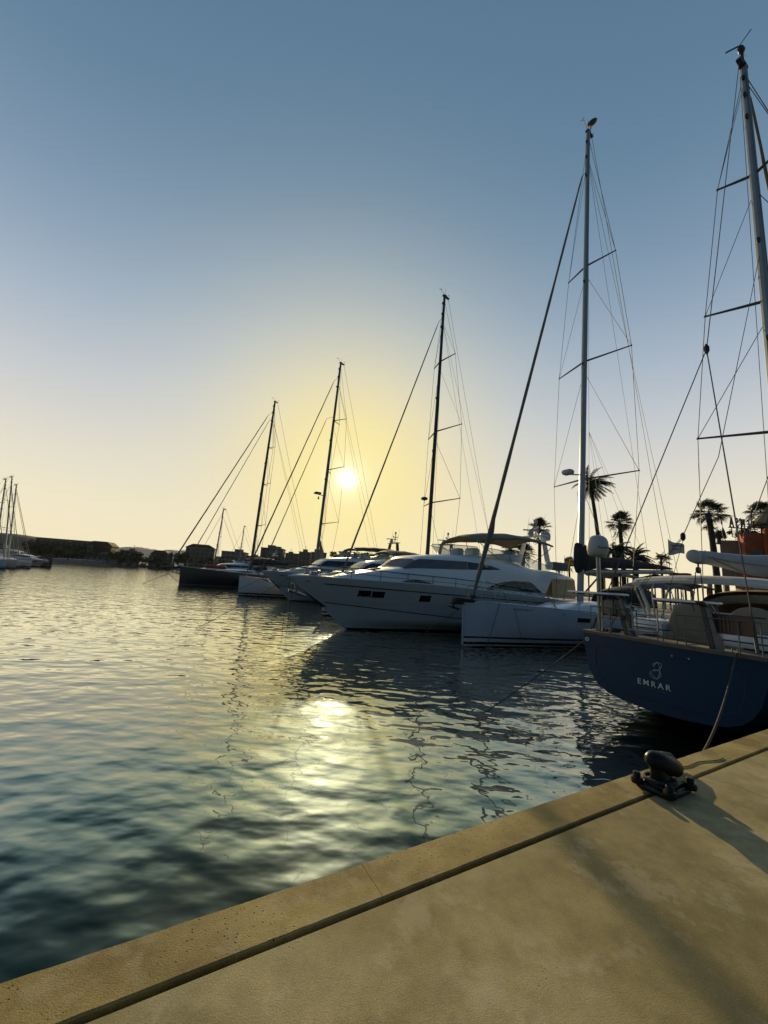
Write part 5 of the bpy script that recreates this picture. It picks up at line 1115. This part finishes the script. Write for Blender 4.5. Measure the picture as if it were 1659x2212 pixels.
block(-122, 190, 7, 7, 7.4, 1, 'pinkish house with a roof hut among the trees', .2, 3, 3, tower=[(1, 2.5, 1)])
block(-133, 186, 10, 8, 8.6, 0, 'broad cream house with a clay roof above the trees', .25, 2, 4, roof=True)
block(-153.5, 192, 25, 8, 10.7, 0, 'long ruined-looking barrack on the left hill', .28, 2, 12, balc=False)
for k, (xx, yy, hh) in enumerate([(-97, 238, 8.8), (-116.5, 205, 6.2), (-58.2, 245, 11.2), (-30, 246, 12.5), (10, 240, 9), (24, 245, 11), (52, 250, 10), (78, 250, 12)]):
    block(xx, yy, 6 + k % 3, 7, hh, (k * 2) % 5, 'small %s house block %s' % (['cream', 'grey', 'ochre', 'pink', 'white'][k % 5], ['behind the long grey block', 'between the trees on the left shore', 'behind the tall grey tower', 'behind the dark grey block', 'behind the motor yacht roof', 'far behind the motor yacht bimini', 'far behind the silver mast', 'far behind the palms'][k]), .1 * (k % 3), 3, 3)
# trees on the far shore
TT = [(-161, 186, 8.6, 11), (-151, 187, 9.4, 11), (-138, 188, 10.2, 11), (-144, 183, 7.6, 9), (-130.5, 183, 8.2, 8), (-123.5, 184, 6.2, 8), (-116, 187, 6.0, 7), (-108.5, 191, 5.8, 8), (-91, 212, 7.4, 8), (-80, 216, 6.6, 8), (-70, 219, 6.0, 8), (-166, 184, 7.8, 11), (-156, 183, 8.6, 12), (-147, 184, 7.0, 10), (-141, 185, 8.4, 10), (-134, 183, 7.0, 9), (-127, 186, 6.8, 9), (-119.5, 188, 6.0, 8), (-112, 193, 5.4, 8), (-104.5, 197, 7.8, 8), (-99.5, 199, 8.6, 7), (-93, 206, 5.8, 8), (-84, 214, 5.4, 8), (-75, 217, 5.4, 8), (-57, 219, 6.4, 7), (-31, 219, 5.6, 8), (-176, 176, 6.0, 9), (-186, 172, 7.0, 10), (-14, 222, 6.4, 8)]
for k, (x_, y_, h_, w_) in enumerate(TT): tree(x_, y_, 1.0, h_, w_, 'dark round tree standing on the far shore', ['leaf_dark', 'leaf_mid'][k % 3 == 1], k + 40, 700, group='trees along the far shore', leaf=.55)
for k in range(9): tree(-33 + k * 4.4 + (k % 2), 268 + 3 * (k % 3), 14.0 - .25 * abs(k - 3), 5.6 + (k * 7 % 3) * .7, 5.2, 'dark tree on top of the wooded rise', 'leaf_dark', k + 80, 420, group='trees on the wooded rise', leaf=.5)
# rows of little boats moored along the far shore
def small_boat(x, y, rz, k, label, group):
    root = thing('small_boat', (x, y, 0), rz, label, 'boat', group); Hs = Hull(6.5 * k, 2.3 * k, [(0, 1.15 * k), (.5, .95 * k), (1, .85 * k)], rake=.9 * k, kind='sail', stern=.85)
    Hs.build(root, M['hull_grey'], M['gel_trim'], 10, 5)
    q = MB(); q.rbox((3.1 * k, 0, 1.25 * k), (2.2 * k, 1.6 * k, .8 * k), .2); cb = q.build('cabin', M['gel_trim'], root); q = MB(); q.rbox((3.0 * k, 0, 1.38 * k), (2.25 * k, 1.65 * k, .3 * k), .08); q.build('cabin_window', M['window'], cb)
    q = MB(); q.rbox((6.3 * k, 0, .9 * k), (.4, .5, .7), .08); q.build('outboard', M['black'], root); return root
sbp = small_boat(-150, 176, 1.9, 1.2, 'small white motorboat in the row along the far shore', 'small boats along the far shore')
pts = [(-158, 158), (-133, 148.5), (-123.5, 181.5), (-98.5, 202), (-42, 219)]
n_ = 0
for (xa, ya), (xb, yb) in zip(pts[1:], pts[2:]):
    L_ = math.hypot(xb - xa, yb - ya); m_ = int(L_ / 3.6)
    for i in range(m_):
        t_ = (i + .5) / m_; x_, y_ = lerp(xa, xb, t_), lerp(ya, yb, t_) - 3.2
        c = sbp if n_ == 0 else copy_tree(sbp); c.location = (x_ + random.uniform(-.4, .4), y_, 0); c.rotation_euler = (0, 0, math.atan2(yb - ya, xb - xa) + PI / 2 + random.uniform(-.15, .15)); s_ = random.uniform(.8, 1.25); c.scale = (s_, s_, s_); n_ += 1

# ------------------------------------------------------------------ yachts at the left edge
def left_yacht(x, y, label, hullm, Lh, mastx, tx_, tz, st, mm='alu', cover='canvas_white', rot=PI):
    root = thing('sailboat', (x, y, 0), rot, label, 'sailboat')
    return sail_yacht(0, 0, None, Lh, 3.9, hullm, (mastx, 1.6), (tx_, tz), [(tz * .72, .8, .4), (tz * .42, 1.1, .5)], (.13, .10), mm, st, (Lh - .5, 1.4), root=root, coachx=(3, 8), sheer=[(0, 1.55), (.4, 1.3), (1, 1.2)], boomx=4.2, wr=.016, cover=cover, gear=.7, wires='wire_pale')
left_yacht(-63.7, 67, 'leftmost sailing yacht at the edge of the picture, its bow just in view', 'hull_sail', 13, 4.6, 5.3, 15.4, [(.5, 1.5, 5.2, 14.6, .06)])
left_yacht(-66.2, 71.5, 'grey-hulled sailing yacht between two white ones at the left edge', 'hull_grey', 13, 4.2, 5.6, 16.4, [(.5, 1.6, 5.5, 15.6, .06)])
left_yacht(-68.6, 75, 'white sailing yacht behind the grey-hulled one at the left edge', 'hull_sail', 12.5, 3.4, 5.6, 17.6, [(.5, 1.6, 5.4, 16.0, .06), (1.0, 1.6, 5.2, 15.3, .04)])
left_yacht(-68.8, 77.5, 'white sailing yacht nearest the open water in the left cluster', 'hull_sail', 12.5, 4.9, 6.6, 16.5, [(.4, 1.6, 6.5, 15.9, .06), (.8, 1.6, 6.4, 15.2, .045)])
tb = thing('wooden_boat', (-79.7, 95, 0), PI + .05, 'dark old wooden boat with a high upswept bow beside the left cluster of yachts', 'boat')
Hw = Hull(15, 4.2, [(0, 3.5), (.08, 2.6), (.2, 2.1), (.5, 1.6), (1, 1.7)], rake=-.3, kind='sail', stern=.6); Hw.build(tb, M['hull_wood'], M['teak'], 24, 8); Hw.rail(.07, .02, n=20).build('gunwale', M['teak_trim'], tb)
coach(tb, 6, 12, 1.3, 1.6, .9); q = MB(); q.rbox((4, .2, 2.1), (1.6, 1.4, .5), .15); q.build('deck_crate', M['canvas_white'], tb)
motor_yacht(0, 0, 'small white motor yacht at the back of the left cluster, nearer the picture edge', .6, .62, .8, False, 'canvas_white', 'motor_yacht', at=None, stern_awn=False, loc=(-80, 84, 0), flip=PI - A0 + .2)
motor_yacht(0, 0, 'small white motor yacht at the back of the left cluster, nearer the open water', .6, .60, .8, False, 'canvas_white', 'motor_yacht', at=None, stern_awn=False, loc=(-77, 91, 0), flip=PI - A0 + .1)
# two small far yachts behind the black hull
def far_mast(s, o, label, h):
    root = boat_root('sailboat', s, o, label)
    return sail_yacht(0, 0, None, 11, 3.4, 'hull_sail', (4.2, 1.5), (4.6, h), [(h * .6, .9, .3)], (.11, .08), 'alu_mid', [(.4, 1.4, 4.5, h * .95, .04)], (10.6, 1.2), root=root, coachx=(3, 8), sheer=[(0, 1.4), (1, 1.1)], boomx=3.5, wr=.018, gear=.6, wires='wire_pale')
far_mast(4.0, 78, 'small far sailing yacht whose pale mast stands left of the black mast', 13.6)
far_mast(13.0, 108, 'smallest far sailing yacht, its short mast nearest the black mast', 13.9)

# ------------------------------------------------------------------ terracotta restaurant on the right
M['terracotta'] = mat('terracotta_render', (.36, .075, .030), .9, var=.18, scale=1.2)
M['tan_wall'] = mat('tan_render', (.27, .21, .165), .9, var=.12, scale=1)
M['thatch'] = mat('palm_thatch', (.05, .042, .03), .95, var=.4, scale=5, bump=.05, bscale=8)
BR = R(-24); rb = thing('restaurant_building', (44.5, 47.8, 1.4), BR, 'terracotta and tan restaurant building on pillars with a roof terrace at the right edge', 'building')
q = MB(); q.prism([(-1.7, 0), (8, 0), (8, 8), (1.1, 8)], 4.1, 9.0, 'z'); q.prism([(-2.4, -.2), (8, -.2), (8, 8), (.6, 8)], 3.7, 4.08, 'z'); q.build('tan_wing', M['tan_wall'], rb, 0)
q = MB(); q.prism([(.05, -2), (13, -2), (13, 6), (4, 6), (.05, -.01)], 3.8, 9.7, 'z'); q.build('terracotta_wing', M['terracotta'], rb, 0)
q = MB(); q.box((4.3, -2.3, 7.0), (5.0, .6, 6.3)); q.build('corner_pier', M['terracotta'], rb, 0)
for x_, z_, w_, h_ in ((1.1, 6.6, .95, 1.9), (7.9, 6.6, 1.4, 1.9)):
    q = MB(); q.box((x_, -2.03, z_), (w_, .1, h_)); o = q.build('window', M['window'], rb, 0); q = MB()
    for sx in (-1, 1): q.box((x_ + sx * (w_ / 2 + .05), -2.05, z_), (.1, .16, h_ + .2))
    q.box((x_, -2.06, z_ - h_ / 2 - .08), (w_ + .3, .2, .12)); q.build('window_frame', M['canvas_brown'], o, 0)
for x_, y_ in ((-1.3, .3), (1.0, -1.6), (3.5, -1.6), (7, -1.6), (-1.3, 6), (2.5, 5), (6, 5)): q = MB(); q.box((x_, y_, 1.9), (.5, .5, 3.8)); q.build('pillar', M['tan_wall'], rb, 0)
q = MB(); q.box((5.5, 3.5, 1.9), (8, 5, 3.6)); q.build('ground_floor', M['tan_wall'], rb, 0)
q = MB(); q.tube([(-1.6, -.1, 9.9), (.1, -.1, 9.9)], .03, 5); q.tube([(.1, -1.95, 10.5), (9, -1.95, 10.5)], .035, 5)
for k in range(8): q.tube([(.2 + k * 1.2, -1.95, 9.6), (.2 + k * 1.2, -1.95, 10.5)], .025, 5)
q.build('terrace_rail', M['alu_mid'], rb)
for k in range(5):
    q = MB(); q.box((5.4, -.2, 9.95 + .22 * k), (5, .06, .09)); q.build('terrace_slat', M['alu_mid'], rb, 0)
hg = tree(42.9, 48.6, 10.2, 1.5, 2.6, 'clipped planting on the roof terrace left of the sign', 'leaf_dark', 7, 600, leaf=.10)
hg2 = tree(46.8, 48.4, 10.6, 1.4, 3.4, 'clipped planting on the roof terrace under the sign', 'leaf_dark', 8, 700, leaf=.10)
palm(44.9, 47.4, 10.8, 12.6, 'fan', 'small potted palm beside the thatched roof', .7, (0, 0), .06, seed=33, nf=18, skirt=False)
palm(41.6, 48.2, 9.8, 11.7, 'fan', 'small potted palm at the left corner of the roof terrace', .9, (0, 0), .06, seed=34, nf=20, skirt=False)
sg_ = thing('rooftop_sign', (46.2, 50.5, 11.7), 0, 'large dark rooftop letters seen from behind at the terrace edge', 'sign')
A_, B_ = Vector((42.35, 46, 0)), Vector((46.3, 47.15, 0)); dr = (A_ - B_).normalized(); rzz = math.atan2(dr.y, dr.x)
LT = 'TENSA'
for k, ch in enumerate(LT):
    t_ = [1.0, .77, .52, .27, .04][k]; p = A_.lerp(B_, t_); o = text_mesh(ch, 1.85 - .12 * (4 - k), 'letter', M['blue_stripe'] if False else M['alu_dark'], sg_, (p.x - 46.2 + (dr.x * .1), p.y - 50.5 + dr.y * .1, .0 + .22 * t_), (PI / 2, 0, rzz), 1, .05, .02); o.scale = (.60, 1, 1)
q = MB(); q.tube([(41.9 - 46.2, 45.87 - 50.5, -.06), (46.8 - 46.2, 47.3 - 50.5, .18)], .07, 5)
for k in range(6):
    p = A_.lerp(B_, k / 5); q.tube([(p.x - 46.2, p.y - 50.5, -1.2), (p.x - 46.2, p.y - 50.5, .1)], .05, 5)
q.build('sign_frame', M['alu_dark'], sg_)
tp_ = thing('thatched_parasol', (48.6, 47.0, 10.9), 0, 'dark thatched roof on the terrace at the right edge', 'roof shelter')
q = MB(); q.lathe([(2.6, 1.55), (1.6, 2.7), (.7, 4.0), (.15, 4.9), (.001, 5.0)], (.2, 0, 0), 14); q.build('thatch_roof', M['thatch'], tp_, 0)
for a in (-1, 1): q = MB(); q.tube([(a * 1.6, 0, 0), (a * 1.6, 0, 1.9)], .08, 6); q.build('post', M['trunk'], tp_)
cm = thing('camera_mast', (44.0, 45.5, 10.6), 0, 'slender rooftop mast with floodlight and aerial beside the sign', 'mast')
q = MB(); q.tube([(0, 0, 0), (.35, 0, 1.6), (.45, 0, 3.9)], [.06, .05, .04], 6); q.build('pole', M['alu_mid'], cm)
q = MB(); q.rbox((.75, 0, 3.45), (.34, .3, .34), .08); q.build('floodlight', M['black'], cm)
q = MB(); q.tube([(.4, 0, 2.5), (1.5, 0, 2.55), (1.5, 0, 3.0)], .025, 5); q.rbox((.42, 0, 2.5), (.4, .2, .16), .04); q.build('aerial_arm', M['black'], cm)
um = thing('closed_parasol', (41.0, 45.8, 9.6), 0, 'closed dark parasol leaning at the left corner of the terrace', 'parasol')
q = MB(); q.tube([(.35, 0, 0), (.1, 0, 1.6), (0, 0, 3.0)], .03, 6); q.build('pole', M['alu_mid'], um)
q = MB(); q.tube([(.28, 0, .6), (.2, 0, 1.0), (.12, 0, 1.5), (.08, 0, 1.95)], [.12, .18, .15, .05], 8); q.tube([(.02, 0, 2.3), (0, 0, 2.6)], [.06, .10], 7); q.build('folded_canvas', M['canvas_black'], um)

# ------------------------------------------------------------------ promenade structures between the boats and the restaurant
def pavilion(p0, p1, w, z, label, m='canvas_black', posts=8, z0=1.4, th=.22):
    a, b = Vector((*p0, 0)), Vector((*p1, 0)); L_ = (b - a).length; rz = math.atan2(b.y - a.y, b.x - a.x)
    root = thing('promenade_canopy', (p0[0], p0[1], z0), rz, label, 'canopy')
    q = MB(); q.loft([[(0, -w / 2, z - z0), (0, 0, z - z0 + .5), (0, w / 2, z - z0)], [(L_, -w / 2, z - z0), (L_, 0, z - z0 + .5), (L_, w / 2, z - z0)]], False); q.loft([[(0, -w / 2, z - z0 - th), (0, 0, z - z0 + .5 - th), (0, w / 2, z - z0 - th)], [(L_, -w / 2, z - z0 - th), (L_, 0, z - z0 + .5 - th), (L_, w / 2, z - z0 - th)]], False)
    for s_ in (-1, 1): q.loft([[(0, s_ * w / 2, z - z0), (0, s_ * w / 2, z - z0 - th)], [(L_, s_ * w / 2, z - z0), (L_, s_ * w / 2, z - z0 - th)]], False)
    q.build('canopy_roof', M[m], root, 20)
    for k in range(posts):
        for s_ in (-1, 1):
            q = MB(); x_ = lerp(.3, L_ - .3, k / (posts - 1)); q.tube([(x_, s_ * w * .45, 0), (x_, s_ * w * .45, z - z0 - th)], .07, 6); q.build('post', M['alu_dark'], root)
    return root
pavilion((24.5, 34.5), (46, 55), 3.4, 4.25, 'long dark promenade canopy running behind the blue yacht', 'canvas_black', 9)
pavilion((21, 36.5), (27, 42.5), 3, 4.6, 'short tan promenade canopy left of the long dark one', 'tan_wall', 4)
lp = MB(); 
def lamp(x, y, h, label):
    root = thing('street_lamp', (x, y, 1.4), 0, label, 'street lamp', 'street lamps on the promenade')
    q = MB(); q.tube([(0, 0, 0), (0, 0, h)], [.08, .05], 6); q.build('pole', M['alu_mid'], root); q = MB(); q.lathe([(.05, 0), (.28, .06), (.30, .18), (.08, .3), (.001, .32)], (0, 0, h), 10); q.build('lamp_head', M['dome'], root)
for k, (x_, y_) in enumerate([(21.5, 40), (27, 39), (33, 45), (38, 50)]): lamp(x_, y_, 3.0, ['street lamp behind the silver mast', 'street lamp just right of the silver mast foot', 'street lamp beside the long dark canopy', 'street lamp near the restaurant pillars'][k])
fp = thing('flag_pole', (*pier(31.6, 17.5), 1.4), 0, 'flagpole flying a faded white flag above the far end of the boom', 'flag')
M['flag'] = mat('faded_white_flag', (.55, .50, .44), .85, var=.12, scale=2); M['flag_print'] = mat('faded_flag_print', (.20, .16, .17), .85, var=.3, scale=6)
bpy.data.objects.remove(fp)
def flag(x, y, z0, H, zt, w, h, m, label, print_=False, stripe=None, droop=.5):
    root = thing('flag', (x, y, z0), 0, label, 'flag')
    q = MB(); q.tube([(-.1, 0, 0), (0, 0, H)], [.03, .02], 6); q.build('flag_pole', M['alu_mid'], root)
    def cloth(v0, v1, dy, mm, nm, u0=0, u1=1, par=root):
        c = MB(); rows = []
        for i in range(13):
            u = lerp(u0, u1, i / 12); r_ = []; hh_ = h * (1 - .45 * u)
            for j in range(6):
                v = lerp(v0, v1, j / 5); r_.append((u * w, .10 * math.sin(u * 7 + v) * u + dy, zt - z0 - hh_ * v - droop * u * w * .55 - .07 * math.sin(u * 5.5 + v)))
            rows.append(r_)
        c.loft(rows, False); c.loft([[(p[0], p[1] + .008, p[2]) for p in r_] for r_ in rows], False); return c.build(nm, mm, par, 60)
    if stripe:
        cloth(0, .27, 0, M['red'], 'red_band'); cloth(.27, .73, 0, stripe, 'yellow_band'); cloth(.73, 1, 0, M['red'], 'red_band')
    else:
        c = cloth(0, 1, 0, m, 'cloth')
        if print_:
            cloth(.22, .36, -.02, M['flag_print'], 'printed_band', .15, .85, c); cloth(.52, .64, -.02, M['flag_print'], 'printed_band', .25, .6, c)
    return root
flag(25.8, 34.4, 1.4, 6.6, 7.9, 1.5, 1.35, M['flag'], 'faded white flag with a printed band flying above the end of the dark boom cover', True)
M['yellow'] = mat('yellow_cloth', (.55, .34, .03), .8, var=.1)
flag(27.6, 58, 1.4, 6.6, 7.6, 1.9, 1.3, None, 'red and yellow striped flag right of the motor yacht stern', stripe=M['yellow'])
flag(31.5, 42, 1.4, 4.6, 5.6, 2.4, 1.2, M['red'], 'dull red flag hanging under the blue yacht bimini', droop=.15)

# ------------------------------------------------------------------ hazy evening air over the harbour
hz = MB(); hz.box((-400, 1480, 80), (4600, 3060, 163)); ho = hz.build('haze', bpy.data.materials.new('haze_air'), None, 0)
hmt = ho.data.materials[0]; hmt.use_nodes = True; hn = hmt.node_tree; hn.nodes.remove(hn.nodes['Principled BSDF'])
pv = hn.nodes.new('ShaderNodeVolumePrincipled'); pv.inputs['Color'].default_value = (.82, .86, .90, 1); pv.inputs['Density'].default_value = .00005; pv.inputs['Anisotropy'].default_value = .3
hn.links.new(pv.outputs[0], hn.nodes['Material Output'].inputs['Volume'])
tag(ho, kind='stuff')
